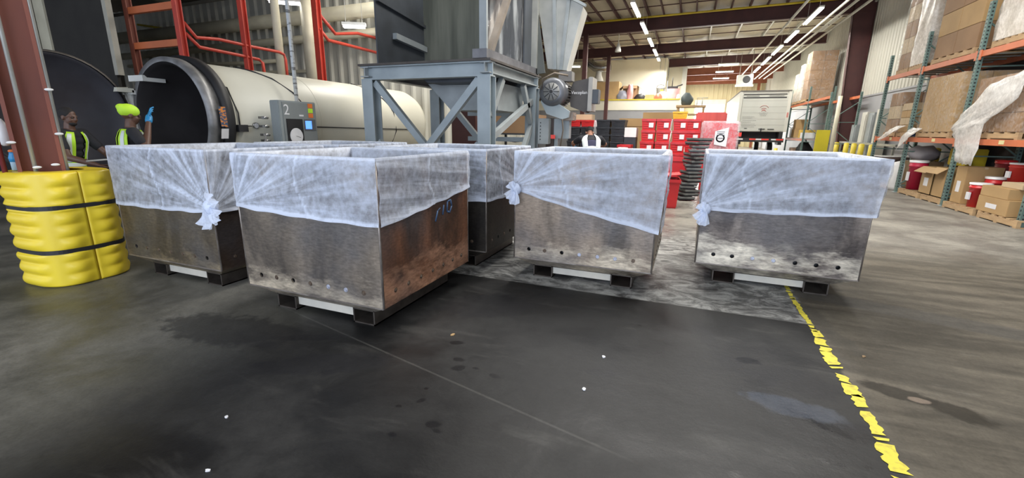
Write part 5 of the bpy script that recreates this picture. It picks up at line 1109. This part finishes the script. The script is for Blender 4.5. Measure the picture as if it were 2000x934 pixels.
# stand with the dark bag near the far doorway
t = thing('storage_shelf', 'rough wooden shelf stand right of the mezzanine', 'shelf', (.0, 26, 0))
mb = MB(); mb.box(-.9, .55, -.5, .5, 2.85, 2.95); mb.box(-.9, .5, -.5, .5, 2.45, 2.52); [mb.box(x-.05, x+.05, y-.05, y+.05, 0, 2.85) for x in (-.8, .45) for y in (-.4, .4)]; mb.obj('shelf_frame', wood, t)
mb = MB(); mb.tube([(.1, -.45, 2.95), (.1, -.45, 3.3), (.6, -.45, 3.3)], .02); mb.tube([(.35, -.45, 2.95), (.35, -.45, 3.3)], .02); mb.obj('rail', galv, t)
sack((-.42, 25.9, 2.95), (.6, .5, .62), mat('dark_slate_bag', (.07, .09, .09), .6), 'black-green bag on the wooden shelf stand right of the mezzanine', seed=12)

# ------------------------------------------------------------------ pallet racks on the right
def pallet(loc, size, label, m=wood, group=None):
    w, d = size; t = thing('wooden_pallet', label, 'pallet', loc, 0, group)
    mb = MB(); n = 6
    for i in range(n): y = -d/2+(d-.10)*i/(n-1); mb.box(-w/2, w/2, y, y+.10, .115, .14)
    mb.obj('deck_board', m, t)
    for x in (-w/2, -.03, w/2-.06): mb = MB(); mb.box(x, x+.06, -d/2, d/2, .022, .115); mb.obj('stringer', m, t)
    mb = MB()
    for y in (-d/2, -.05, d/2-.1): mb.box(-w/2, w/2, y, y+.1, 0, .022)
    mb.obj('bottom_board', m, t)
    return t
def uprights(x0, x1, y, ztop, t):
    for x in (x0, x1):
        mb = MB(); mb.box(x-.04, x+.04, y-.045, y+.045, .012, ztop)
        o = mb.obj('upright', rackgreen, t, world=True)
        m2_ = MB()
        z = .15
        while z < ztop-.05: m2_.box(x-.015, x+.015, y-.047, y+.047, z, z+.03); m2_.box(x-.042, x+.042, y-.015, y+.015, z, z+.03); z += .075
        m2_.obj('slots', black, o, world=True)
        mb = MB(); mb.box(x-.08, x+.08, y-.08, y+.08, 0, .012); mb.obj('foot_plate', blue_grey, t, world=True)
    mb = MB(); z = .2; s_ = 0
    while z+1.0 < ztop:
        a, b_ = (x0, x1) if s_ % 2 == 0 else (x1, x0); mb.beam((a, y, z), (b_, y, z+.9), .03, .03); mb.beam((x0, y, z), (x1, y, z), .03, .03); z += .95; s_ += 1
    mb.obj('frame_brace', rackgreen, t, world=True)
RX0, RX1 = 5.62, 6.68; UY = [10.5, 13.15, 15.75, 18.1]; ZB = [1.47, 3.30]
t = thing('pallet_rack', 'green and orange pallet rack along the right wall, nearest the camera', 'pallet rack', (6.15, 14.3, 0))
for y, zt in zip(UY, (5.2, 4.35, 4.25, 4.0)): uprights(RX0, RX1, y, zt, t)
for a, b_ in zip(UY, UY[1:]):
    for z in ZB:
        for x in (RX0-.0, RX1):
            mb = MB(); mb.box(x-.03, x+.03, a+.045, b_-.045, z-.06, z+.06); bm_ = mb.obj('load_beam', orange, t, world=True)
            if x == RX0:
                mb = MB()
                for yy in (a+.07, b_-.09): mb.box(x-.045, x-.03, yy-.03, yy+.05, z-.12, z+.08)
                mb.obj('beam_bracket', orange, bm_, world=True)
                if z < 2:
                    mb = MB(); mb.box(x-.034, x-.03, a+1.0, a+1.16, z-.03, z+.045); mb.obj('location_tag', mat('yellow_tag', (.75, .68, .35), .6), bm_, world=True)
for a, b_ in zip(UY, UY[1:]):
    for z in ZB:
        for k in range(5): y = a+.3+k*.5; mb = MB(); mb.box(RX0, RX1, y-.03, y+.03, z+.03, z+.058); mb.obj('cross_slat', galv, t, world=True)
mb = MB(); mb.quad((RX1+.1, 10.4, .02), (RX1+.1, 15.6, .02), (RX1+.1, 15.6, 3.25), (RX1+.1, 10.4, 3.25)); mb.quad((RX1+.12, 10.4, .02), (RX1+.12, 15.6, .02), (RX1+.12, 15.6, 3.25), (RX1+.12, 10.4, 3.25)); mb.obj('back_netting', tarp, t, world=True)
def load(x, y, z, w, d, h, m, lab, wrap=None, layers=4, pal=True, group=None, plabel=None, cat='boxed load'):
    """a load of cartons on a pallet, wrapped in film"""
    if pal: pallet((x, y, z), (w, d), plabel or ('pallet under ' + lab)); z += .142
    t = thing('wrapped_load', lab, cat, (x, y, z), 0, group)
    lh = h/layers
    for k in range(layers):
        mb = MB(); nn = 2
        for i in range(nn):
            for j in range(nn): x0 = -w/2+.02+i*(w-.04)/nn; y0 = -d/2+.02+j*(d-.04)/nn; mb.box(x0+.004, x0+(w-.04)/nn-.004, y0+.004, y0+(d-.04)/nn-.004, k*lh+.003, (k+1)*lh-.003, .006)
        mb.obj('carton_layer', m if not isinstance(m, list) else m[k % len(m)], t)
    if wrap:
        mb = MB(); nu, nz_ = 40, 14; R = []
        for j in range(nz_+1):
            z_ = h*1.0*j/nz_; row = []
            for i in range(nu):
                q = i/nu*4; s_ = int(q); f = q-s_; cs = [(-1, -1), (1, -1), (1, 1), (-1, 1)]; a, b_ = cs[s_], cs[(s_+1) % 4]
                px_, py_ = (a[0]*(1-f)+b_[0]*f)*(w/2+.004), (a[1]*(1-f)+b_[1]*f)*(d/2+.004); e = 1+.025*math.sin(i*2.1+j*.9)*math.sin(j*1.7+i)
                row.append(mb.bm.verts.new((px_*e, py_*e, z_)))
            R.append(row)
        for A, B in zip(R, R[1:]):
            for i in range(nu): mb._f([A[i], A[(i+1) % nu], B[(i+1) % nu], B[i]]).smooth = True
        mb.obj('stretch_wrap', wrap, t)
    return t
z1, z2 = ZB[0]+.06, ZB[1]+.06
load(6.15, 17.35, z2, .95, .8, 2.2, [card, card3], 'narrow wrapped carton load at the far end of the top rack level', WRAP, 5)
load(6.15, 16.35, z2, 1.0, .85, 2.6, card3, 'white crinkle-wrapped load on the top rack level', WRAP_D, 5)
load(6.15, 14.45, z2, 1.05, 1.95, 2.6, [card, card2], 'wide brown carton load on the top rack level between the uprights', None, 5)
load(6.15, 12.3, z2, 1.05, 1.1, 2.2, card3, 'wrapped white load at the top right corner of the rack', WRAP_D, 4)
load(6.15, 17.3, z1, .95, .9, 1.15, [card, card3], 'stack of slotted brown cartons at the far end of the middle rack level', WRAP, 3)
load(6.12, 16.3, z1, .95, .75, .8, [card2, card3], 'low stack of tan cartons with white papers on the middle rack level', None, 4)
load(6.15, 14.5, z1, 1.05, 1.7, 1.35, [card2], 'big wrapped tan carton between the uprights on the middle rack level', WRAP, 1)
load(6.15, 12.1, z1, 1.05, 1.75, 1.1, card, 'brown cartons under the draped white film at the right edge', WRAP, 3)
def drape(name, grid, m, lab, cat='plastic sheet', jitter=.03, seed=1, thick=.006, sub=5):
    """hanging sheet through a grid of control points"""
    r_ = random.Random(seed); R = len(grid); Cn = len(grid[0]); mb = MB(); nr, nc = (R-1)*sub, (Cn-1)*sub; vs = []
    for i in range(nr+1):
        row = []
        for j in range(nc+1):
            a, b_ = i/sub, j/sub; i0, j0 = min(int(a), R-2), min(int(b_), Cn-2); fa, fb = a-i0, b_-j0
            p = (Vector(grid[i0][j0])*(1-fb)+Vector(grid[i0][j0+1])*fb)*(1-fa)+(Vector(grid[i0+1][j0])*(1-fb)+Vector(grid[i0+1][j0+1])*fb)*fa
            p += Vector((r_.uniform(-1, 0), r_.uniform(-.5, .5), r_.uniform(-.5, .5)))*jitter; row.append(mb.bm.verts.new(p))
        vs.append(row)
    for A, B in zip(vs, vs[1:]):
        for j in range(nc): mb._f([A[j], A[j+1], B[j+1], B[j]]).smooth = True
    o = mb.obj(name, m); s_ = o.modifiers.new('thickness', 'SOLIDIFY'); s_.thickness = thick
    return tag(o, lab, cat)
drape('film_sheet', [[(6.3, 11.2, 2.88), (6.3, 12.2, 2.86), (6.2, 13.0, 2.6)], [(5.58, 11.2, 2.80), (5.56, 12.3, 2.6), (5.55, 13.0, 2.1)], [(5.54, 11.3, 2.3), (5.52, 12.5, 2.05), (5.5, 13.25, 1.75)], [(5.52, 12.1, 1.85), (5.5, 12.7, 1.75), (5.5, 13.1, 1.6)], [(5.5, 12.1, 1.0), (5.49, 12.45, 1.0), (5.5, 12.75, 1.05)]], WRAP_D, 'large crumpled white film draped off the cartons over the rack beam', jitter=.05, seed=3)
drape('film_sheet', [[(5.62, 15.0, 1.75), (5.62, 15.6, 1.8)], [(5.5, 15.2, 1.6), (5.5, 15.75, 1.6)], [(5.46, 15.7, 1.25), (5.48, 15.95, 1.2)]], WRAP_D, 'torn white film hanging from the middle rack level at the far upright', seed=5)
drape('film_sheet', [[(5.62, 16.0, 1.85), (5.62, 16.6, 1.85)], [(5.5, 16.6, 1.62), (5.5, 17.0, 1.66)], [(5.48, 17.3, 1.40), (5.5, 17.5, 1.45)]], WRAP_D, 'white film tongue hanging past the tan cartons with papers', seed=6)
mb = MB(); mb.box(5.66, 5.95, 16.0, 16.45, z1, z1+.13, .01); tag(mb.obj('folded_tarp', mat('navy_blue', (.03, .06, .17), .6)), 'dark blue folded tarp at the beam edge below the tan cartons', 'tarp')
# floor level of the rack
fl = [(15.2, 1.2, 'tan'), (13.9, 1.1, ''), (12.4, 1.1, ''), (11.3, 1.0, '')]
pallet((6.1, 17.0, 0), (1.0, 1.1), 'wooden pallet on the floor farthest along the rack')
pallet((6.1, 15.0, 0), (1.0, 1.2), 'wooden pallet on the floor under the white-stickered carton')
pallet((6.1, 13.75, 0), (1.0, 1.0), 'wooden pallet on the floor under the open flap carton')
pallet((6.05, 12.35, 0), (1.05, 1.2), 'wooden pallet on the floor under the red buckets')
pallet((6.05, 11.0, 0), (1.05, 1.2), 'wooden pallet on the floor at the right edge')
ZP = .142
carton((5.95, 14.25, ZP), (.6, .62, .68), card2, 'open tan carton with drooping flap and white sticker', flaps=True)
carton((5.95, 13.62, ZP), (.6, .52, .70), card2, 'open tan carton behind the near green upright', flaps=True, label_patch=False)
carton((5.92, 12.72, ZP), (.6, .42, .80), card2, 'tall closed tan carton just right of the near green upright')
carton((5.9, 11.25, ZP), (.72, .95, .30), card2, 'low wide tan carton at the right edge, bottom one')
carton((5.9, 11.30, ZP+.302), (.70, .85, .20), card2, 'low wide tan carton at the right edge, upper one', label_patch=False)
carton((5.95, 11.1, ZP+.504), (.55, .6, .10), card3, 'flat pale carton topmost at the right edge', label_patch=False)
def bucket(loc, r, h, m, lab, lidm=white_pl, tilt=None):
    t = thing('plastic_bucket', lab, 'bucket', loc)
    if tilt: t.rotation_euler = tilt
    mb = MB(); mb.lathe([(r*.84, 0), (r*.95, h*.78), (r*1.04, h*.79), (r*1.04, h*.83), (r*.97, h*.84), (r, h*.95)], n=24); mb.obj('pail', m, t)
    mb = MB(); mb.lathe([(r*1.05, h*.93), (r*1.06, h), (r*.9, h*1.01), (.01, h*1.01)], n=24, cap=False); mb.obj('lid', lidm, t)
    mb = MB(); mb.box(-r*.9-.03, -r*.9-.0, -.06, .06, h*.3, h*.6); mb.obj('paper_label', paper, t)
    return t
bucket((5.72, 12.12, ZP), .17, .50, tote_red, 'front red bucket with a white lid beside the low cartons')
bucket((6.05, 12.35, ZP), .17, .62, tote_red, 'red bucket with a white lid behind the front one')
bucket((6.28, 11.85, ZP), .17, .50, tote_red, 'plain red bucket at the back near the right cartons', tote_red)
bucket((6.15, 11.95, ZP+.52), .15, .42, mat('ribbed_red', (.60, .04, .03), .5), 'ribbed red bucket raised above the other red ones')
bucket((6.32, 12.75, ZP+.0), .16, .95, mat('dark_red_tub', (.30, .03, .03), .5), 'dark red tub standing behind the tall closed carton', tote_red)
bucket((5.85, 15.35, ZP), .20, .78, mat('crimson_pl', (.50, .02, .06), .45), 'crimson drum between the two far green uprights')
for (x, y, h_, lab) in ((5.85, 16.3, .85, 'white plastic drum beside the far green upright'), (6.2, 16.9, .5, 'white cooler-like tub farthest along the rack floor')):
    t = thing('plastic_drum', lab, 'drum', (x, y, ZP if y > 16.5 else .0)); mb = MB(); mb.lathe([(.24, 0), (.27, .1), (.27, h_*.85), (.24, h_*.93), (.1, h_)], n=24); mb.obj('drum_body', white_pl, t); mb = MB(); mb.cyl((.08, 0, h_*.93), (.08, 0, h_*1.02), .05, n=12); mb.obj('cap', black, t)
mb = MB(); mb.box(-.22, .22, -.35, .35, 0, .42, .02); mb.cyl((-.12, -.36, .1), (-.25, -.40, .1), .1, n=14); o = mb.obj('equipment_case', yellow2); o.location = (6.42, 14.45, ZP+.72); tag(o, 'yellow equipment case above the open cartons', 'case')
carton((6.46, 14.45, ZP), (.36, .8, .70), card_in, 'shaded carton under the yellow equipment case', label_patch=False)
sack((6.1, 15.9, .9), (.7, .7, .4), mat('grey_bundle', (.34, .32, .33), .6), 'grey plastic bundle behind the crimson drum', seed=21)
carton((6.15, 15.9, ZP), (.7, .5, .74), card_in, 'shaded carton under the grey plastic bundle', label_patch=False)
t = thing('motor_unit', 'rusty brown machine part with a flat top at the far rack floor', 'machine', (6.0, 17.5, ZP))
mb = MB(); mb.box(-.4, .3, -.3, .3, .7, .78, .01); mb.box(-.25, .15, -.25, .25, .1, .7, .02); mb.cyl((-.3, -.1, .35), (.2, -.1, .35), .15, n=14); mb.obj('casting', mat('rust_brown', (.12, .08, .065), .6), t); mb = MB(); mb.box(-.42, .32, -.32, .32, .78, .80); mb.obj('cover', white_steel, t)

# second rack, far along the wall
t = thing('pallet_rack', 'farther pallet rack along the right wall beside the trailer', 'pallet rack', (6.2, 28.4, 0))
for y, zt in ((24.4, 3.4), (28.6, 4.0), (33.2, 4.2)): uprights(5.65, 6.75, y, zt, t)
for a, b_ in ((28.6, 33.2), (24.4, 28.6)):
    for z in ((3.2,) if a < 25 else (1.25, 3.2)):
        for x in (5.65, 6.75): mb = MB(); mb.box(x-.03, x+.03, a, b_, z-.06, z+.06); mb.obj('load_beam', orange, t, world=True)
mb = MB(); mb.box(5.65, 6.75, 28.7, 33.1, 1.31, 1.34); mb.box(5.65, 6.75, 28.7, 33.1, 3.26, 3.29); mb.obj('deck_sheet', galv, t, world=True)
load(6.2, 29.9, 3.29, 1.22, 1.2, 2.45, [card, card], 'tall brown wrapped load on the farther rack', WRAP, 5)
load(6.15, 31.3, 3.29, 1.1, .9, 2.0, card3, 'white-wrapped load behind the tall brown one on the farther rack', WRAP_D, 4)
load(6.15, 32.5, 3.29, 1.1, .9, 1.6, card2, 'lower wrapped load at the far end of the farther rack', WRAP_D, 4)
for i, (x, y, z, w_, d_, h_, m, lab) in enumerate(((5.98, 31.6, 1.34, .62, .8, .50, card2, 'tan carton on the farther rack, left lower'), (6.0, 31.6, 1.845, .6, .7, .55, card2, 'tan carton on the farther rack, stacked upper left'), (6.1, 30.1, 1.34, .7, .6, .45, mat('yellow_card', (.72, .48, .10), .7), 'yellowish carton on the farther rack'), (6.0, 29.4, 1.34, .6, .5, .3, paper, 'white carton near the front of the farther rack'))):
    carton((x, y, z), (w_, d_, h_), m, lab, label_patch=False)
for x, y, z, lab in ((5.95, 32.6, 1.34, 'first white drum on the farther rack shelf'), (6.0, 32.0, 2.42, 'second white drum sitting higher on the farther rack')):
    if z > 2: continue
    mb = MB(); mb.lathe([(.24, 0), (.26, .1), (.26, .5), (.2, .6)], n=18); o = mb.obj('plastic_drum', white_pl); o.location = (x, y, z); tag(o, lab, 'drum')
carton((6.05, 31.7, .0), (.7, .7, .75), mat('pinkish_card', (.62, .42, .30), .7), 'pale pink-brown carton on the floor under the farther rack', label_patch=False)
sack((6.1, 30.2, .0), (.9, .9, 1.1), black, 'black shrouded bulk on the floor under the farther rack', seed=31)
t = thing('equipment_guard', 'large flat yellow panel standing beside the farther rack', 'panel', (5.35, 23.0, 0))
mb = MB(); mb.box(-.34, .16, -.03, .03, .25, 1.75, .01); mb.obj('panel', mat('flat_yellow_panel', (.66, .56, .02), .5, 0, (.58, .49, .02), 1.5), t); mb = MB(); mb.box(-.3, -.24, -.2, .2, 0, .25); mb.box(.02, .08, -.2, .2, 0, .25); mb.obj('leg', black, t)
pipe('riser_pipe', [(5.50, 22.4, 0), (5.50, 22.4, 3.1)], .075, cream_pipe, 'cream standing pipe right of the yellow panel')
for i, y in enumerate((25.1, 23.7, 22.7, 21.8, 20.7, 17.2)):
    t = thing('safety_bollard', 'yellow bollard, %s in the row along the right wall' % ['farthest', 'second farthest', 'third', 'fourth', 'second nearest', 'nearest, seen through the rack,'][i], 'bollard', (6.36 if y > 18 else 6.9, y, 0), 0, 'yellow bollards along the right wall')
    mb = MB(); mb.cyl((0, 0, .01), (0, 0, 1.18), .095, n=16); mb.ball((0, 0, 1.18), (.095, .095, .05), 14); mb.obj('post', yellow2, t); mb = MB(); mb.cyl((0, 0, 0), (0, 0, .015), .15, n=16); mb.obj('base_plate', black, t)
t = thing('guard_rail', 'grey guard rail on posts behind the yellow bollards', 'railing', (6.62, 22.5, 0))
mb = MB(); mb.box(-.03, .03, -3.2, 3.2, 1.18, 1.26); mb.obj('rail', galv, t); 
for y_ in (-3, -1, 1, 3): mb = MB(); mb.box(-.03, .03, y_-.03, y_+.03, 0, 1.18); mb.obj('post', galv, t)
for i, (y, h_, x) in enumerate(((24.5, 2.0, 6.85), (23.4, 2.5, 6.85), (22.6, 2.45, 6.85), (21.6, 2.55, 6.8))):
    mb = MB(); mb.box(-.13, .13, -.3, .3, 0, h_, .01); mb.box(-.15, -.13, -.22, .22, h_*.3, h_-.1, .005); o = mb.obj('electrical_cabinet', [blue_grey2, wall_gray][i % 2]); o.location = (x, y, 0); tag(o, ['pale grey low cabinet', 'tall pale grey cabinet', 'middle tall grey cabinet', 'tall blue-grey cabinet'][i]+' on the right wall behind the bollards', 'cabinet')

# ------------------------------------------------------------------ people
def limb(mb, pts):
    for (p, r), (q, s_) in zip(pts, pts[1:]): mb.cyl(p, q, r, s_, n=14); mb.ball(p, r, 12); mb.ball(q, s_, 12)
def hand(mb, w, d, up, side, r=1.):
    """palm at wrist w pointing along d, five curled fingers; side is the thumb side"""
    w, d, up, side = Vector(w), Vector(d).normalized(), Vector(up).normalized(), Vector(side).normalized()
    M = Matrix((side, d, up)).transposed().to_4x4(); g = MB()
    g.ball((0, .045, 0), (.042, .052, .016), 14)
    for i, (x, l_) in enumerate(((.032, .070), (.011, .078), (-.011, .072), (-.031, .056))):
        a = (x, .085, 0); b_ = (x*1.1, .085+l_*.5, -.006); c_ = (x*1.1, .085+l_*.85, -.028); limb(g, [(a, .0095), (b_, .009), (c_, .0075)])
    limb(g, [((.03, .02, 0), .013), ((.062, .05, -.008), .011), ((.07, .085, -.018), .009)])
    g.xf(Matrix.Translation(w) @ M); me = bpy.data.meshes.new('h'); g.bm.to_mesh(me); g.bm.free(); mb.bm.from_mesh(me); bpy.data.meshes.remove(me)
def remesh(o, v=.010, sm=3):
    r_ = o.modifiers.new('remesh', 'REMESH'); r_.mode = 'VOXEL'; r_.voxel_size = v; r_.use_smooth_shade = True
    s_ = o.modifiers.new('smooth', 'SMOOTH'); s_.factor = .5; s_.iterations = sm
def person(loc, rz_, label, lean=0., arms=None, hat=None, vest='hivis', skn=skin, beard=False, headtilt=0., gloves=None, trousers=cloth_black, vestwhite=False, sc_=1.):
    """faces +y in local space; arms: ((elbow, wrist) left, right)"""
    t = thing('person', label, 'person', loc, rz_); t.scale = (sc_,)*3
    hip = Vector((0, 0, .93)); L_ = math.sin(lean), math.cos(lean)
    def up(h, x=0., f=0.): return hip+Vector((x, L_[0]*h+L_[1]*f, L_[1]*h-L_[0]*f))
    neck = up(.52); hd = neck+Vector((0, math.sin(lean+headtilt)*.15, math.cos(lean+headtilt)*.15))
    fd = Vector((0, math.cos(lean+headtilt), -math.sin(lean+headtilt))); ud = Vector((0, math.sin(lean+headtilt), math.cos(lean+headtilt)))
    sh = {-1: up(.46, -.19), 1: up(.46, .19)}
    body = MB()
    # head
    limb(body, [(up(.48), .060), (neck+(hd-neck)*.45, .056)])
    Mh = Matrix((Vector((1, 0, 0)), fd, ud)).transposed().to_4x4(); g = MB()
    g.ball((0, -.012, .035), (.076, .094, .092), 18); g.ball((0, .022, -.035), (.060, .068, .070), 16); g.ball((0, .052, -.075), (.030, .026, .024), 12)
    g.ball((0, .090, -.008), (.013, .018, .026), 10); g.ball((0, .096, -.024), (.017, .014, .011), 10); g.ball((0, .078, .022), (.052, .014, .012), 12)
    g.ball((0, .080, -.053), (.024, .010, .006), 10); g.ball((0, .078, -.063), (.021, .011, .007), 10)
    for s_ in (-1, 1): g.ball((s_*.078, -.008, -.005), (.010, .020, .032), 10); g.ball((s_*.040, .055, -.028), (.022, .024, .022), 10)
    g.xf(Matrix.Translation(hd) @ Mh); me = bpy.data.meshes.new('h'); g.bm.to_mesh(me); g.bm.free(); body.bm.from_mesh(me); bpy.data.meshes.remove(me)
    # trunk
    for h_, rx, ry in ((0, .155, .105), (.1, .145, .10), (.2, .15, .105), (.3, .165, .115), (.38, .175, .115), (.44, .16, .10)):
        g = MB(); g.ball((0, 0, 0), (rx, ry, .09), 16); g.xf(Matrix.Translation(up(h_)) @ Matrix.Rotation(-lean, 4, 'X')); me = bpy.data.meshes.new('h'); g.bm.to_mesh(me); g.bm.free(); body.bm.from_mesh(me); bpy.data.meshes.remove(me)
    arm_pts = {}
    for s_ in (-1, 1):
        el, wr = arms[0 if s_ < 0 else 1]; el, wr = Vector(el), Vector(wr)
        limb(body, [(up(.45, s_*.10), .065), (sh[s_], .058), (el, .043), (el.lerp(wr, .35), .042), (wr, .026)])
        d = (wr-el).normalized(); up_ = Vector((0, 0, 1)) if abs(d.z) < .8 else Vector((0, 1, 0)); sd_ = d.cross(up_).normalized()*(-s_); up_ = sd_.cross(d); hand(body, wr, d, up_, sd_)
        arm_pts[s_] = (el, wr, d, up_, sd_)
    knees = {}
    for s_ in (-1, 1):
        fx = s_*.12; kn_ = Vector((fx, .03, .49)); an = Vector((fx*1.15, -.03, .09)); knees[s_] = (kn_, an)
        limb(body, [(hip+Vector((s_*.09, 0, -.02)), .088), (kn_, .058), (kn_.lerp(an, .3), .056), (an, .038)])
    remesh(body.obj('body', skn, t), .009, 2)
    # eyes
    for s_ in (-1, 1):
        g = MB(); g.ball((s_*.031, .080, .006), .0105, 10); g.xf(Matrix.Translation(hd) @ Mh); g.obj('eye', mat('eye_dark', (.05, .04, .035), .2), t)
    # trousers, shirt, boots
    mb = MB()
    for h_, rx, ry in ((-.02, .165, .118), (.06, .16, .115)): mb.ball(up(h_), (rx, ry, .09), 16)
    for s_ in (-1, 1): kn_, an = knees[s_]; limb(mb, [(hip+Vector((s_*.09, 0, -.02)), .100), (kn_, .076), (an+Vector((0, 0, .02)), .060)])
    remesh(mb.obj('trousers', trousers, t), .012, 3)
    mb = MB()
    for s_ in (-1, 1): kn_, an = knees[s_]; mb.ball(an+Vector((0, .05, -.045)), (.052, .135, .044), 14); limb(mb, [(an, .055), (an+Vector((0, 0, .08)), .058)])
    remesh(mb.obj('boots', black, t), .012, 2)
    mb = MB()
    for h_, rx, ry in ((.02, .172, .125), (.1, .162, .118), (.2, .165, .12), (.3, .18, .128), (.38, .19, .128), (.44, .175, .11)):
        g = MB(); g.ball((0, 0, 0), (rx, ry, .09), 16); g.xf(Matrix.Translation(up(h_)) @ Matrix.Rotation(-lean, 4, 'X')); me = bpy.data.meshes.new('h'); g.bm.to_mesh(me); g.bm.free(); mb.bm.from_mesh(me); bpy.data.meshes.remove(me)
    for s_ in (-1, 1): el = arm_pts[s_][0]; limb(mb, [(up(.45, s_*.10), .074), (sh[s_], .070), (sh[s_].lerp(el, .62), .062)])
    remesh(mb.obj('t_shirt', cloth_black, t), .011, 3)
    # vest: front and back panels following the trunk, with tapes
    def shell_pt(a, h_, off=.0):
        prof = [(.0, .190, .143), (.1, .180, .136), (.2, .183, .138), (.3, .198, .146), (.38, .206, .146), (.46, .17, .12), (.51, .12, .09)]
        for (h0, a0, b0), (h1, a1, b1) in zip(prof, prof[1:]):
            if h0 <= h_ <= h1+1e-6: f = (h_-h0)/(h1-h0); rx, ry = a0*(1-f)+a1*f, b0*(1-f)+b1*f; break
        else: rx, ry = .19, .143
        return up(h_, (rx+off)*math.cos(a), (ry+off)*math.sin(a))
    def patch(a0, a1, h0, h1, m, nm, par=None, off=0.):
        mb = MB(); n, k = 16, 10; G = [[mb.bm.verts.new(shell_pt(a0+(a1-a0)*i/n, h0+(h1-h0)*j/k, off)) for i in range(n+1)] for j in range(k+1)]
        for A, B in zip(G, G[1:]):
            for i in range(n): mb._f([A[i], A[i+1], B[i+1], B[i]]).smooth = True
        o = mb.obj(nm, m, par or t); s2 = o.modifiers.new('thickness', 'SOLIDIFY'); s2.thickness = .006; return o
    if vestwhite:
        v = patch(0, 2*PI, 0, .34, cloth_navy, 'vest'); patch(0, 2*PI, .03, .10, reflect, 'reflective_tape', v, .006); patch(0, 2*PI, .13, .20, reflect, 'reflective_tape', v, .006)
        for s_ in (-1, 1):
            patch(-PI/2+s_*.42, -PI/2+s_*1.05, .18, .50, reflect, 'reflective_tape', v, .012); patch(PI/2+s_*.42, PI/2+s_*.95, .18, .50, reflect, 'reflective_tape', v, .012)
    else:
        v = patch(0, 2*PI, 0, .14, hivis, 'vest')
        patch(0, 2*PI, .04, .09, reflect, 'reflective_tape', v, .006)
        for s_ in (-1, 1):
            for c_ in (-PI/2, PI/2):
                patch(c_+s_*.38, c_+s_*1.10, .12, .50, hivis, 'vest_strap', v, .008); patch(c_+s_*.60, c_+s_*.88, .10, .48, reflect, 'reflective_tape', v, .014)
    # hair / hat
    g = MB()
    if hat == 'beanie': g.ball((0, -.02, .055), (.092, .112, .088), 20); g.ball((0, -.085, .085), (.06, .06, .045), 14)
    else: g.ball((0, -.022, .045), (.083, .098, .092), 20)
    g.xf(Matrix.Translation(hd) @ Mh); ho = g.obj('beanie' if hat == 'beanie' else 'hair', hivis if hat == 'beanie' else hair, t); remesh(ho, .008, 3)
    if beard:
        g = MB(); g.ball((0, .045, -.072), (.050, .046, .034), 14); g.xf(Matrix.Translation(hd) @ Mh); remesh(g.obj('beard', hair, t), .007, 2)
    for s_, m in (gloves or {}).items():
        el, wr, d, u_, sd_ = arm_pts[s_]; g = MB(); hand(g, wr, d, u_, sd_); limb(g, [(wr-d*.03, .036), (wr+d*.02, .034)])
        for v_ in g.bm.verts: c0 = wr+d*.06; v_.co = c0+(v_.co-c0)*1.10
        remesh(g.obj('glove', m, t), .005, 1)
    return t
# person in a lime beanie by the tank mouth, seen from behind and to the side, right hand raised
person((-7.13, 3.78, 0), -.35, 'person in a lime beanie and yellow-striped vest by the tank mouth, blue glove raised', lean=.06,
       arms=(((-.30, .10, 1.18), (-.25, .32, 1.12)), ((.32, .10, 1.20), (.09, .22, 1.57))), hat='beanie', gloves={1: blue_pl}, headtilt=.1, sc_=1.075)
person((-8.35, 3.62, 0), -1.15, 'bearded person in black shirt and yellow vest leaning behind the column', lean=.20,
       arms=(((-.26, .30, 1.10), (-.10, .52, 1.02)), ((.28, .26, 1.08), (.16, .50, .98))), beard=True, headtilt=-.1, sc_=1.06)
person((-1.93, 9.45, 0), .35, 'person in a dark vest with broad white stripes bending over by the black totes', lean=.62,
       arms=(((-.32, .42, 1.22), (-.30, .62, 1.15)), ((.32, .42, 1.20), (.28, .64, 1.12))), skn=skin2, vestwhite=True, trousers=cloth_navy, headtilt=.5, gloves={-1: blue_pl, 1: blue_pl}, sc_=1.09)
pipe('air_hose', [(-7.75, 3.55, 1.10), (-7.3, 3.62, 1.14), (-6.9, 3.55, 1.10), (-6.55, 3.35, .95), (-6.35, 3.1, .75), (-6.3, 3.0, .3), (-6.3, 3.0, .02)], .012, mat('pale_hose', (.55, .52, .45), .5), 'pale hose held by the bearded person curving to the floor', 'hose')
# small buckets by the bent worker
bucket((-2.35, 10.0, .95), .12, .28, orange_pl, 'orange bucket beside the bending worker', orange_pl)
bucket((-1.35, 9.9, .95), .10, .30, white_pl, 'small white bucket right of the bending worker')
mb = MB(); mb.box(-1.0, .75, -.3, .3, .90, .945); [mb.box(x-.03, x+.03, y-.03, y+.03, 0, .90) for x in (-.95, .7) for y in (-.25, .25)]; o = mb.obj('work_table', dark_steel); o.location = (-1.85, 10.15, 0); tag(o, 'low dark work table in front of the bending worker', 'table')
